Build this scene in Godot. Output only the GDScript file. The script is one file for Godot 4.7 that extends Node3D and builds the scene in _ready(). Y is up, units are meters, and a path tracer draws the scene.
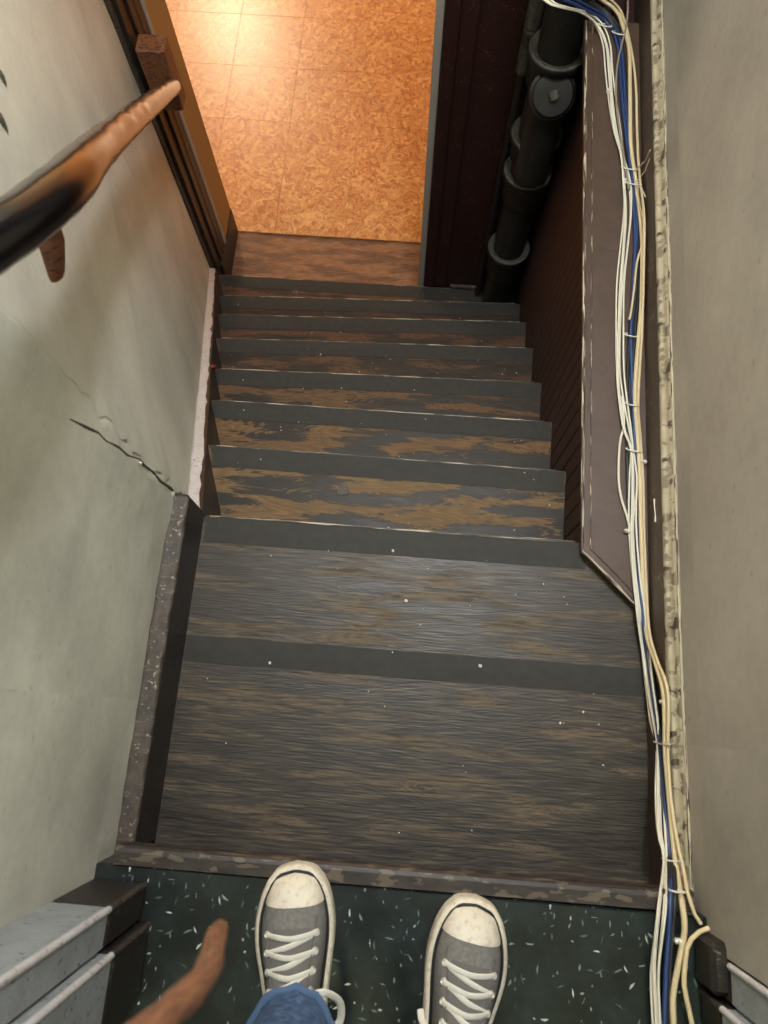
extends Node3D
# A steep, narrow staircase seen from its upper landing, looking down past the photographer's shoes to a lit doorway.
# World axes: x to the right, y up (landing floor = 0), -z down the stairs. Metres.

const RISE := 0.18
const NOSE_L := [0.202, -0.339, -0.543, -0.726, -0.898, -1.087, -1.271, -1.453, -1.654]
const NOSE_R := [0.196, -0.342, -0.541, -0.730, -0.922, -1.124, -1.318, -1.498, -1.661]
const SLOPE := 0.18 / 0.1885
const FLOOR_Y := -1.62
const DOOR_Z := -1.665
const DOOR_BACK := -1.98

var CAM := Vector3(0, 1.133, 0)
var cam_r: Vector3
var cam_u: Vector3
var cam_f: Vector3
var M := {}
var rng := RandomNumberGenerator.new()

# ---------------------------------------------------------------- mesh builder
class MB:
	var v := PackedVector3Array()
	var n := PackedVector3Array()
	var uv := PackedVector2Array()
	var idx := PackedInt32Array()
	var uvo := Vector2.ZERO
	func pm(p: Vector3, nn: Vector3) -> Vector2:
		var a := nn.abs()
		if a.y >= a.x and a.y >= a.z:
			return Vector2(p.x, p.z) + uvo
		if a.x >= a.z:
			return Vector2(p.z, p.y) + uvo
		return Vector2(p.x, p.y) + uvo
	func vert(p: Vector3, nn: Vector3, t) -> int:
		v.append(p)
		n.append(nn)
		uv.append(pm(p, nn) if t == null else t)
		return v.size() - 1
	func face(a: int, b: int, c: int) -> void:
		var g := (v[b] - v[a]).cross(v[c] - v[a])
		if g.dot(n[a] + n[b] + n[c]) > 0.0:
			idx.append_array([a, c, b])
		else:
			idx.append_array([a, b, c])
	func tri(a: Vector3, b: Vector3, c: Vector3, outward: Vector3) -> void:
		var g := (b - a).cross(c - a)
		if g.length_squared() < 1e-18:
			return
		g = g.normalized()
		if g.dot(outward) < 0.0:
			g = -g
		face(vert(a, g, null), vert(b, g, null), vert(c, g, null))
	func quad(a: Vector3, b: Vector3, c: Vector3, d: Vector3, outward: Vector3) -> void:
		var g := (c - a).cross(d - b)
		if g.length_squared() < 1e-18:
			return
		g = g.normalized()
		if g.dot(outward) < 0.0:
			g = -g
		var i := vert(a, g, null)
		var j := vert(b, g, null)
		var k := vert(c, g, null)
		var l := vert(d, g, null)
		face(i, j, k)
		face(i, k, l)
	# a box with chamfered edges
	func box(c: Vector3, s: Vector3, bev := 0.0, bs := Basis.IDENTITY) -> void:
		var h := s / 2.0
		var e := minf(bev, minf(h.x, minf(h.y, h.z)) * 0.9)
		for ax in 3:
			var u := (ax + 1) % 3
			var w := (ax + 2) % 3
			for sg in [-1.0, 1.0]:
				var q := []
				for k in [[-1, -1], [1, -1], [1, 1], [-1, 1]]:
					var p := Vector3.ZERO
					p[ax] = h[ax] * sg
					p[u] = (h[u] - e) * k[0]
					p[w] = (h[w] - e) * k[1]
					q.append(c + bs * p)
				var o := Vector3.ZERO
				o[ax] = sg
				quad(q[0], q[1], q[2], q[3], bs * o)
			if e > 0.0:
				for su in [-1.0, 1.0]:
					for sw in [-1.0, 1.0]:
						var q2 := []
						for k in [[0, -1], [0, 1], [1, 1], [1, -1]]:
							var p := Vector3.ZERO
							p[ax] = (h[ax] - e) * k[1]
							p[u] = (h[u] - (e if k[0] == 1 else 0.0)) * su
							p[w] = (h[w] - (e if k[0] == 0 else 0.0)) * sw
							q2.append(c + bs * p)
						var o := Vector3.ZERO
						o[u] = su
						o[w] = sw
						quad(q2[0], q2[1], q2[2], q2[3], bs * o)
		if e > 0.0:
			for sx in [-1.0, 1.0]:
				for sy in [-1.0, 1.0]:
					for sz in [-1.0, 1.0]:
						var sgn := Vector3(sx, sy, sz)
						var a := Vector3(h.x, h.y - e, h.z - e) * sgn
						var b := Vector3(h.x - e, h.y, h.z - e) * sgn
						var d := Vector3(h.x - e, h.y - e, h.z) * sgn
						tri(c + bs * a, c + bs * b, c + bs * d, bs * sgn)
	# a convex outline (x,z) pulled up from y0 to y1, its top edge chamfered
	func prism(poly: Array, y0: float, y1: float, bev := 0.0) -> void:
		var c := Vector2.ZERO
		for p in poly:
			c += p
		c /= poly.size()
		var top := []
		for p in poly:
			var d: Vector2 = (c - p)
			top.append(p + d.normalized() * bev * 1.3)
		var m := poly.size()
		for i in m:
			var a: Vector2 = poly[i]
			var b: Vector2 = poly[(i + 1) % m]
			var ta: Vector2 = top[i]
			var tb: Vector2 = top[(i + 1) % m]
			var o2 := ((a + b) / 2.0 - c)
			var o := Vector3(o2.x, 0, o2.y)
			quad(Vector3(a.x, y0, a.y), Vector3(b.x, y0, b.y), Vector3(b.x, y1 - bev, b.y), Vector3(a.x, y1 - bev, a.y), o)
			if bev > 0.0:
				quad(Vector3(a.x, y1 - bev, a.y), Vector3(b.x, y1 - bev, b.y), Vector3(tb.x, y1, tb.y), Vector3(ta.x, y1, ta.y), o + Vector3.UP * 0.1)
			tri(Vector3(c.x, y1, c.y), Vector3(ta.x, y1, ta.y), Vector3(tb.x, y1, tb.y), Vector3.UP)
			tri(Vector3(c.x, y0, c.y), Vector3(a.x, y0, a.y), Vector3(b.x, y0, b.y), Vector3.DOWN)
	# a side profile of (z, y) points, spread from xl(z) to xr(z)
	func span(prof: Array, xl: Callable, xr: Callable, zr := 0.0) -> void:
		var c := Vector2.ZERO
		for p in prof:
			c += p
		c /= prof.size()
		var m := prof.size()
		for i in m:
			var a: Vector2 = prof[i]
			var b: Vector2 = prof[(i + 1) % m]
			var o := Vector3(0, (b.x - a.x), -(b.y - a.y))
			var mid := (a + b) / 2.0 - c
			if o.dot(Vector3(0, mid.y, mid.x)) < 0.0:
				o = -o
			quad(Vector3(xl.call(a.x), a.y, a.x), Vector3(xl.call(b.x), b.y, b.x), Vector3(xr.call(b.x + zr), b.y, b.x + zr), Vector3(xr.call(a.x + zr), a.y, a.x + zr), o)
			tri(Vector3(xl.call(c.x), c.y, c.x), Vector3(xl.call(a.x), a.y, a.x), Vector3(xl.call(b.x), b.y, b.x), Vector3.LEFT)
			tri(Vector3(xr.call(c.x + zr), c.y, c.x + zr), Vector3(xr.call(a.x + zr), a.y, a.x + zr), Vector3(xr.call(b.x + zr), b.y, b.x + zr), Vector3.RIGHT)
	# a swept tube; rad is a number or an array; flat squashes the section along hint
	func tube(pts: Array, rad, sides := 8, flat := 1.0, hint := Vector3.ZERO) -> void:
		var m := pts.size()
		var first := v.size()
		var nrm := Vector3.UP
		var run := 0.0
		for i in m:
			var p: Vector3 = pts[i]
			var t: Vector3 = (pts[mini(i + 1, m - 1)] - pts[maxi(i - 1, 0)]).normalized()
			var h: Vector3 = hint if hint != Vector3.ZERO else nrm
			if absf(t.dot(h)) > 0.98 and i == 0:
				h = Vector3.RIGHT
			nrm = (h - t * h.dot(t)).normalized()
			var side := t.cross(nrm)
			if i > 0:
				run += p.distance_to(pts[i - 1])
			var r: float = rad[i] if rad is Array else rad
			for k in sides + 1:
				var a := TAU * k / sides
				var off := side * cos(a) * r + nrm * sin(a) * r * flat
				var nn := (side * cos(a) * flat + nrm * sin(a)).normalized()
				vert(p + off, nn, Vector2(run, float(k) / sides) + uvo)
		for i in m - 1:
			for k in sides:
				var a := first + i * (sides + 1) + k
				var b := a + sides + 1
				face(a, a + 1, b + 1)
				face(a, b + 1, b)
		for e in [0, m - 1]:
			var t: Vector3 = (pts[1] - pts[0]).normalized() * -1.0 if e == 0 else (pts[m - 1] - pts[m - 2]).normalized()
			for k in sides:
				tri(pts[e], v[first + e * (sides + 1) + k], v[first + e * (sides + 1) + k + 1], t)
	# profile of (radius, height) turned round the y axis of xf
	func lathe(prof: Array, segs: int, xf: Transform3D) -> void:
		var first := v.size()
		var m := prof.size()
		for i in m:
			var p: Vector2 = prof[i]
			var d: Vector2 = prof[mini(i + 1, m - 1)] - prof[maxi(i - 1, 0)]
			var nr := Vector2(d.y, -d.x).normalized()
			for k in segs + 1:
				var a := TAU * k / segs
				vert(xf * Vector3(p.x * cos(a), p.y, p.x * sin(a)), (xf.basis * Vector3(nr.x * cos(a), nr.y, nr.x * sin(a))).normalized(), Vector2(float(k) / segs, p.y))
		for i in m - 1:
			for k in segs:
				var a := first + i * (segs + 1) + k
				var b := a + segs + 1
				face(a, a + 1, b + 1)
				face(a, b + 1, b)
	# a grid of points with smooth normals
	func grid(pts: Array, cols: int, outward: Vector3, uvs = null) -> void:
		var rows := pts.size() / cols
		var first := v.size()
		for r in rows:
			for c in cols:
				var dx: Vector3 = pts[r * cols + mini(c + 1, cols - 1)] - pts[r * cols + maxi(c - 1, 0)]
				var dy: Vector3 = pts[mini(r + 1, rows - 1) * cols + c] - pts[maxi(r - 1, 0) * cols + c]
				var nn := dx.cross(dy)
				nn = outward if nn.length_squared() < 1e-16 else nn.normalized()
				if outward != Vector3.ZERO and nn.dot(outward) < 0.0:
					nn = -nn
				vert(pts[r * cols + c], nn, null if uvs == null else uvs[r * cols + c])
		for r in rows - 1:
			for c in cols - 1:
				var a := first + r * cols + c
				face(a, a + 1, a + cols + 1)
				face(a, a + cols + 1, a + cols)
	func rewind() -> void:            # turn the faces to agree with the normals
		for i in range(0, idx.size(), 3):
			var g := (v[idx[i + 1]] - v[idx[i]]).cross(v[idx[i + 2]] - v[idx[i]])
			if g.dot(n[idx[i]] + n[idx[i + 1]] + n[idx[i + 2]]) > 0.0:
				var t := idx[i + 1]
				idx[i + 1] = idx[i + 2]
				idx[i + 2] = t
	func mesh() -> ArrayMesh:
		var arr := []
		arr.resize(Mesh.ARRAY_MAX)
		arr[Mesh.ARRAY_VERTEX] = v
		arr[Mesh.ARRAY_NORMAL] = n
		arr[Mesh.ARRAY_TEX_UV] = uv
		arr[Mesh.ARRAY_INDEX] = idx
		var am := ArrayMesh.new()
		am.add_surface_from_arrays(Mesh.PRIMITIVE_TRIANGLES, arr)
		return am

# ---------------------------------------------------------------- nodes
func put(called: String, mb: MB, mat: Material, parent: Node = null) -> MeshInstance3D:
	return put_mesh(called, mb.mesh(), mat, parent)

func put_mesh(called: String, me: Mesh, mat: Material, parent: Node = null) -> MeshInstance3D:
	var o := MeshInstance3D.new()
	o.name = called
	o.mesh = me
	o.material_override = mat
	(parent if parent else self).add_child(o, true)
	return o

func tag(o: Node, label: String, category := "", group := "", kind := "") -> void:
	o.set_meta("label", label)
	if category:
		o.set_meta("category", category)
	if group:
		o.set_meta("group", group)
	if kind:
		o.set_meta("kind", kind)

func thing(called: String, label: String, category: String, at := Vector3.ZERO) -> Node3D:
	var o := Node3D.new()
	o.name = called
	o.position = at
	add_child(o, true)
	tag(o, label, category)
	return o

func structure(o: Node, label: String, category := "") -> void:
	tag(o, label, category, "", "structure")

func slab(called: String, lo: Vector3, hi: Vector3, mat: Material, label: String, category: String) -> MeshInstance3D:
	var mb := MB.new()
	mb.box((lo + hi) / 2.0, hi - lo)
	var o := put(called, mb, mat)
	structure(o, label, category)
	return o

# ---------------------------------------------------------------- a pixel's direction
func ray(px: float, py: float) -> Vector3:
	return cam_f + cam_r * ((px - 384.0) / 740.0) - cam_u * ((py - 512.0) / 740.0)
func at_y(px: float, py: float, y: float) -> Vector3:
	var d := ray(px, py)
	return CAM + d * ((y - CAM.y) / d.y)
func at_x(px: float, py: float, x: float) -> Vector3:
	var d := ray(px, py)
	return CAM + d * (x / d.x)
func at_z(px: float, py: float, z: float) -> Vector3:
	var d := ray(px, py)
	return CAM + d * (z / d.z)

# ---------------------------------------------------------------- textures
func noise(s: int, freq: float, oct := 3, warp := 0.0) -> FastNoiseLite:
	var f := FastNoiseLite.new()
	f.seed = s
	f.noise_type = FastNoiseLite.TYPE_SIMPLEX
	f.frequency = freq
	f.fractal_octaves = oct
	if oct == 1:
		f.fractal_type = FastNoiseLite.FRACTAL_NONE
	if warp > 0.0:
		f.domain_warp_enabled = true
		f.domain_warp_amplitude = warp
		f.domain_warp_frequency = freq * 1.3
	return f

func pic(w: int, h: int, fn: Callable) -> ImageTexture:
	var b := PackedByteArray()
	b.resize(w * h * 3)
	var i := 0
	for y in h:
		for x in w:
			var c: Color = fn.call(x, y)
			b[i] = int(clampf(c.r, 0, 1) * 255.0)
			b[i + 1] = int(clampf(c.g, 0, 1) * 255.0)
			b[i + 2] = int(clampf(c.b, 0, 1) * 255.0)
			i += 3
	return ImageTexture.create_from_image(Image.create_from_data(w, h, false, Image.FORMAT_RGB8, b))

func rgb(r: float, g: float, b: float) -> Color:
	return Color(r / 255.0, g / 255.0, b / 255.0)

func mat(col: Color, rough := 0.7, tex: Texture2D = null, scale := Vector3.ONE, tri := false) -> StandardMaterial3D:
	var m := StandardMaterial3D.new()
	m.albedo_color = col
	m.roughness = rough
	if tex:
		m.albedo_texture = tex
		m.uv1_scale = scale
	if tri:
		m.uv1_triplanar = true
		m.uv1_world_triplanar = true
	return m

# painted plywood, the paint worn off in streaks along the grain; w x h pixels cover mw x mh metres
# returns [colour, relief, roughness]
func plywood(s: int, w: int, h: int, mw: float, mh: float, paint: Color, bare: Color, bare2: Color, wear: float, centre: float, cx := 0.5, cy := 0.5, fine_w := 0.16, streak := 0.0) -> Array:
	var big := noise(s, 1.0, 2)
	var fine := noise(s + 1, 1.0, 2)
	var blot := noise(s + 2, 1.0, 4)
	var cb := PackedByteArray()
	var hb := PackedByteArray()
	var rb := PackedByteArray()
	cb.resize(w * h * 3)
	hb.resize(w * h * 3)
	rb.resize(w * h * 3)
	var i := 0
	for y in h:
		var vy := mh * y / h
		for x in w:
			var ux := mw * x / w
			var ring := big.get_noise_2d(ux * 1.6, vy * 9.0) * 7.0
			ring = absf(ring - floorf(ring) - 0.5) * 2.0
			var fg := fine.get_noise_2d(ux * 14.0, vy * 260.0)
			var bl := blot.get_noise_2d(ux * 3.2, vy * 18.0)
			var dx := (float(x) / w - cx) * 2.0
			var dy := (float(y) / h - cy) * 2.0
			var t := bl * 1.3 + (ring - 0.5) * 0.50 + fg * fine_w + wear - centre * (dx * dx + dy * dy * 0.35)
			var k := smoothstep(-0.02, 0.12, t)
			var b := bare.lerp(bare2, clampf(ring * 0.8 + fg * 0.5, 0, 1))
			var p := paint * (1.0 + fg * 0.22 + bl * 0.18)
			var c := p.lerp(b * (1.0 + fg * 0.25), k)
			if streak > 0.0:               # ridges of the grain rubbed bare, pores between them still black
				var f2 := fine.get_noise_2d(ux * 7.0 + 31.0, vy * 150.0)
				c = c.lerp(bare, smoothstep(0.22, 0.55, f2 + bl * 0.5 - dx * dx * 0.35) * streak)
				c = c.lerp(Color(0.085, 0.078, 0.07), smoothstep(0.30, 0.60, -f2 - bl * 0.2) * streak)
			cb[i] = int(clampf(c.r, 0, 1) * 255.0)
			cb[i + 1] = int(clampf(c.g, 0, 1) * 255.0)
			cb[i + 2] = int(clampf(c.b, 0, 1) * 255.0)
			var hh := int(clampf(0.5 + fg * 0.30 + (ring - 0.5) * 0.25 - k * 0.15, 0, 1) * 255.0)
			hb[i] = hh
			hb[i + 1] = hh
			hb[i + 2] = hh
			var rr := int(clampf(0.50 + k * 0.14 + bl * 0.10 + fg * 0.08, 0, 1) * 255.0)
			rb[i] = rr
			rb[i + 1] = rr
			rb[i + 2] = rr
			i += 3
	var out := []
	for q in [cb, hb, rb]:
		out.append(ImageTexture.create_from_image(Image.create_from_data(w, h, false, Image.FORMAT_RGB8, q)))
	return out

func ply_mat(t: Array, mw: float, mh: float, relief: float) -> StandardMaterial3D:
	var m := mat(Color.WHITE, 1.0, t[0], Vector3(1.0 / mw, 1.0 / mh, 1))
	m.heightmap_enabled = true
	m.heightmap_texture = t[1]
	m.heightmap_scale = relief
	m.metallic_specular = 0.36
	m.roughness_texture = t[2]
	m.roughness_texture_channel = BaseMaterial3D.TEXTURE_CHANNEL_RED
	return m

# paint with chips: base colour, chip colour, share of chips, stretch of the chips
func chipped(s: int, size: int, base: Color, base2: Color, chip: Color, share: float, fx: float, fy: float) -> ImageTexture:
	var a := noise(s, 1.0, 3)
	var b := noise(s + 1, 1.0, 4)
	return pic(size, size, func(x: float, y: float):
		var u := float(x) / size
		var v := float(y) / size
		# blend over the edges so that the pattern repeats
		var t := b.get_noise_2d(u * fx, v * fy)
		var t2 := b.get_noise_2d((u - 1.0) * fx, v * fy)
		t = lerpf(t, t2, smoothstep(0.85, 1.0, u))
		var k := smoothstep(share, share + 0.07, t + a.get_noise_2d(u * 4.0, v * 4.0) * 0.25)
		var q := clampf(a.get_noise_2d(u * 7.0, v * 7.0) * 0.6 + a.get_noise_2d(u * fx * 2.0, v * fy * 2.0) * 0.25 + 0.5, 0.0, 1.0)
		return base.lerp(base2, q).lerp(chip, k))

func make_materials() -> void:
	# plaster: old paint with smudges, scuffs and small dents
	var pa := noise(11, 1.0, 4)
	var pb := noise(12, 1.0, 3)
	var pc := noise(13, 1.0, 2)
	var plaster := pic(768, 768, func(x: float, y: float):
		var u := x / 768.0
		var v := y / 768.0
		var q := pa.get_noise_2d(u * 3.0, v * 3.0)
		var f := pb.get_noise_2d(u * 40.0, v * 40.0)
		var scuff := pc.get_noise_2d(u * 24.0 + v * 9.0, v * 33.0 - u * 6.0)
		var c := Color(0.785, 0.785, 0.757) * (1.0 + q * 0.10 + f * 0.025)
		c = c.lerp(Color(0.58, 0.57, 0.50), smoothstep(0.80, 0.90, scuff) * 0.35)
		return c.lerp(Color(0.78, 0.77, 0.71), smoothstep(0.80, 0.90, -scuff) * 0.3))
	var plaster_h := pic(512, 512, func(x: float, y: float):
		var u := x / 512.0
		var v := y / 512.0
		var q := pa.get_noise_2d(u * 7.0, v * 7.0) * 0.35 + pb.get_noise_2d(u * 30.0, v * 30.0) * 0.12 + 0.5
		return Color(q, q, q))
	M.plaster = mat(Color.WHITE, 0.46, plaster, Vector3(0.9, 0.9, 0.9), true)
	M.plaster.heightmap_enabled = true
	M.plaster.heightmap_texture = plaster_h
	M.plaster.heightmap_scale = 0.12
	M.plaster.albedo_color = Color(0.97, 0.97, 0.93)
	M.plaster_right = mat(Color(0.83, 0.80, 0.765), 0.6, plaster, Vector3(0.7, 0.7, 0.7), true)
	M.plaster_right.heightmap_enabled = true
	M.plaster_right.heightmap_texture = plaster_h
	M.plaster_right.heightmap_scale = 0.06
	M.plaster_bare = mat(Color(0.74, 0.72, 0.64), 0.9)
	M.plaster_dark = mat(Color(0.30, 0.29, 0.24), 0.9)
	M.room = mat(Color(0.80, 0.72, 0.58), 0.8)
	M.ceiling = mat(Color(0.82, 0.82, 0.78), 0.85)
	# stair woods
	M.platform = ply_mat(plywood(21, 1024, 704, 0.84, 0.58, Color(0.205, 0.180, 0.147), Color(0.385, 0.335, 0.262), Color(0.25, 0.213, 0.165), -0.34, 0.24, 0.50, 0.30, 0.45, 0.58), 0.84, 0.58, 0.05)
	# one board each: [wear, fall-off to the ends, bare wood, darker bare wood]
	M.platform.metallic_specular = 0.46
	M.treads = []
	var boards := [
		[0.16, 0.28, Color(0.46, 0.375, 0.26), Color(0.36, 0.28, 0.187)],
		[0.06, 0.34, Color(0.44, 0.345, 0.23), Color(0.345, 0.26, 0.17)],
		[0.04, 0.34, Color(0.40, 0.305, 0.205), Color(0.315, 0.23, 0.155)],
		[-0.06, 0.30, Color(0.36, 0.265, 0.18), Color(0.29, 0.205, 0.145)],
		[-0.02, 0.30, Color(0.36, 0.25, 0.175), Color(0.29, 0.20, 0.14)],
		[-0.10, 0.30, Color(0.34, 0.235, 0.165), Color(0.28, 0.195, 0.14)],
		[0.06, 0.20, Color(0.38, 0.26, 0.185), Color(0.31, 0.21, 0.15)]]
	for k in 7:
		var b: Array = boards[k]
		var pw := Color(0.165, 0.147, 0.120).lerp(Color(0.235, 0.185, 0.15), k / 6.0)
		M.treads.append(ply_mat(plywood(33 + 7 * k, 768, 192, 1.26, 0.27, pw, b[2], b[3], b[0], b[1], 0.45, 0.45, 0.20), 1.26, 0.27, 0.035))
	M.riser = mat(Color(0.22, 0.18, 0.15), 0.6)
	M.sill = ply_mat(plywood(63, 768, 256, 0.9, 0.34, Color(0.48, 0.355, 0.275), Color(0.60, 0.45, 0.335), Color(0.51, 0.375, 0.28), 0.05, 0.1), 0.9, 0.34, 0.03)
	var ta := noise(71, 1.0, 3)
	M.tape = mat(Color.WHITE, 0.72, pic(256, 256, func(x: float, y: float):
		var g := ta.get_noise_2d(x * 0.35, y * 0.35) * 0.10 + ta.get_noise_2d(x * 0.03, y * 0.03) * 0.16
		return Color(0.145, 0.139, 0.120) * (1.0 + g)), Vector3(4, 4, 4), true)
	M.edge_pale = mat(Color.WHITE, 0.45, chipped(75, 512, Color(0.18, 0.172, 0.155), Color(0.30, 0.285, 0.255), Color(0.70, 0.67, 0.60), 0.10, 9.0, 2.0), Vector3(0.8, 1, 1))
	# painted trims
	M.dark_paint = mat(Color.WHITE, 0.42, chipped(81, 512, Color(0.105, 0.088, 0.077), Color(0.155, 0.13, 0.113), Color(0.42, 0.38, 0.33), 0.62, 20.0, 20.0), Vector3(3, 3, 3), true)
	M.worn_top = mat(Color.WHITE, 0.6, chipped(85, 512, Color(0.17, 0.142, 0.12), Color(0.29, 0.25, 0.205), Color(0.54, 0.50, 0.43), 0.58, 16.0, 16.0), Vector3(4, 4, 4), true)
	M.nosing = mat(Color.WHITE, 0.5, chipped(86, 512, Color(0.13, 0.11, 0.095), Color(0.225, 0.19, 0.16), Color(0.34, 0.30, 0.245), 0.28, 12.0, 7.0), Vector3(1.6, 7.0, 1))
	M.white_chipped = mat(Color.WHITE, 0.5, chipped(87, 512, Color(0.80, 0.79, 0.78), Color(0.72, 0.71, 0.70), Color(0.42, 0.36, 0.31), 0.58, 16.0, 16.0), Vector3(4, 4, 4), true)
	M.grey_paint = mat(Color.WHITE, 0.45, chipped(89, 512, Color(0.60, 0.62, 0.62), Color(0.53, 0.55, 0.55), Color(0.34, 0.30, 0.28), 0.62, 18.0, 18.0), Vector3(3, 3, 3), true)
	M.cream_chipped = mat(Color.WHITE, 0.6, chipped(91, 512, Color(0.70, 0.66, 0.55), Color(0.56, 0.52, 0.43), Color(0.27, 0.22, 0.18), 0.26, 11.0, 11.0), Vector3(2.2, 2.2, 2.2), true)
	M.cream_line = mat(Color.WHITE, 0.6, chipped(92, 512, Color(0.70, 0.66, 0.56), Color(0.60, 0.56, 0.47), Color(0.28, 0.23, 0.19), 0.22, 16.0, 2.0), Vector3(0.8, 1, 1))
	M.edge_chipped = mat(Color.WHITE, 0.5, chipped(93, 512, Color(0.25, 0.18, 0.145), Color(0.33, 0.26, 0.21), Color(0.68, 0.64, 0.56), 0.06, 11.0, 2.0), Vector3(0.9, 1, 1))
	M.edge_worn = mat(Color.WHITE, 0.5, chipped(94, 512, Color(0.24, 0.175, 0.14), Color(0.31, 0.24, 0.195), Color(0.66, 0.62, 0.54), 0.32, 16.0, 2.0), Vector3(0.9, 1, 1))
	M.ledge = mat(Color.WHITE, 0.50, chipped(95, 512, Color(0.250, 0.188, 0.145), Color(0.288, 0.222, 0.178), Color(0.25, 0.19, 0.16), 0.58, 9.0, 9.0), Vector3(1.8, 1.8, 1.8), true)
	M.skirt_right = mat(Color.WHITE, 0.45, chipped(97, 512, Color(0.215, 0.165, 0.135), Color(0.25, 0.195, 0.16), Color(0.42, 0.36, 0.30), 0.56, 20.0, 20.0), Vector3(2, 2, 2), true)
	M.red_paint = mat(Color.WHITE, 0.55, chipped(99, 512, Color(0.142, 0.058, 0.045), Color(0.175, 0.074, 0.056), Color(0.34, 0.24, 0.19), 0.60, 24.0, 24.0), Vector3(2.2, 2.2, 2.2), true)
	M.brown_wood = mat(Color.WHITE, 0.45, chipped(107, 256, Color(0.44, 0.27, 0.175), Color(0.50, 0.33, 0.215), Color(0.20, 0.12, 0.09), 0.30, 10.0, 30.0), Vector3(5, 5, 5), true)
	M.ochre = mat(Color(0.62, 0.47, 0.27), 0.6)
	M.grey_edge = mat(Color(0.60, 0.585, 0.56), 0.5)
	# landing vinyl: dark green with pale streaky flecks
	var im := Image.create(1024, 1024, false, Image.FORMAT_RGB8)
	var la := noise(111, 1.0, 3)
	for y in 1024:
		for x in 1024:
			var q := la.get_noise_2d(x * 0.006, y * 0.006) * 0.5 + la.get_noise_2d(x * 0.03, y * 0.03) * 0.2
			im.set_pixel(x, y, Color(0.098, 0.124, 0.121) * (1.0 + q * 0.8))
	rng.seed = 5
	for k in 760:
		var x := rng.randf() * 1024.0
		var y := rng.randf() * 1024.0
		var l := rng.randf_range(4.0, 22.0)
		var a := rng.randfn(0.0, 0.35) + (PI / 2 if rng.randf() < 0.75 else 0.0)
		var w := rng.randf_range(0.8, 2.6)
		var c := Color(0.30, 0.36, 0.34).lerp(Color(0.80, 0.82, 0.77), rng.randf() ** 1.6)
		var bend := rng.randf_range(-0.02, 0.02)
		for i in int(l * 2.0):
			var t := i / 2.0
			var ww := w * (1.0 - absf(t / l - 0.5) * 1.5)
			var px := x + cos(a + bend * t) * t
			var py := y + sin(a + bend * t) * t
			for dx in range(-2, 3):
				for dy in range(-2, 3):
					if Vector2(dx, dy).length() <= ww:
						im.set_pixel(posmod(int(px) + dx, 1024), posmod(int(py) + dy, 1024), c)
	M.vinyl = mat(Color.WHITE, 0.28, ImageTexture.create_from_image(im), Vector3(1.7, 1.7, 1))
	# tiles: burl swirls of orange and brown
	var bn := noise(121, 1.0, 4)
	var bn2 := noise(122, 1.0, 3)
	var burl := pic(768, 768, func(x: float, y: float):
		var u := x / 768.0 * 11.0
		var v := y / 768.0 * 11.0
		var wx := bn.get_noise_2d(u * 1.1, v * 1.1)
		var wy := bn.get_noise_2d(u * 1.1 + 40.0, v * 1.1)
		var q := bn.get_noise_2d(u * 0.9 + wy * 1.2 + 9.0, v * 0.9 + wx * 1.2)
		var s := bn2.get_noise_2d(u * 1.6 + wx * 2.2, v * 1.6 + wy * 2.2)
		var c := Color(0.80, 0.56, 0.34).lerp(Color(0.88, 0.69, 0.47), clampf(q * 1.3 + 0.4, 0, 1))
		c = c.lerp(Color(0.61, 0.37, 0.215), smoothstep(-0.05, 0.5, s) * 0.75)
		return c.lerp(Color(0.60, 0.43, 0.25), smoothstep(0.1, 0.6, -s) * 0.45))
	var th := pic(256, 256, func(x: float, y: float):
		var q := bn2.get_noise_2d(x * 0.05, y * 0.05) * 0.4 + bn.get_noise_2d(x * 0.012, y * 0.012) * 0.5 + 0.5
		return Color(q, q, q))
	M.tile = mat(Color.WHITE, 0.33, burl, Vector3(0.42, 0.42, 1))
	M.tile.heightmap_enabled = true
	M.tile.heightmap_texture = th
	M.tile.heightmap_scale = 0.03
	M.subfloor = mat(Color(0.80, 0.60, 0.40), 0.9)
	# cables
	M.cable_white = mat(Color(0.80, 0.78, 0.71), 0.45)
	M.cable_cream = mat(Color(0.76, 0.69, 0.54), 0.5)
	M.cable_grey = mat(Color(0.50, 0.47, 0.41), 0.5)
	M.cable_blue = mat(Color(0.145, 0.225, 0.39), 0.45)
	M.cable_black = mat(Color(0.10, 0.105, 0.11), 0.5)
	M.clip = mat(Color(0.80, 0.78, 0.72), 0.5)
	# iron pipe
	M.iron = mat(Color.WHITE, 0.55, chipped(131, 256, Color(0.075, 0.07, 0.062), Color(0.11, 0.103, 0.092), Color(0.26, 0.24, 0.21), 0.60, 18.0, 18.0), Vector3(4, 4, 4), true)
	M.iron_rim = mat(Color.WHITE, 0.6, chipped(133, 256, Color(0.31, 0.295, 0.255), Color(0.23, 0.215, 0.19), Color(0.17, 0.15, 0.13), 0.30, 14.0, 14.0), Vector3(5, 5, 5), true)
	# handrail: glossy black paint worn through to brown wood further down
	var ra := noise(141, 1.0, 4)
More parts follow.
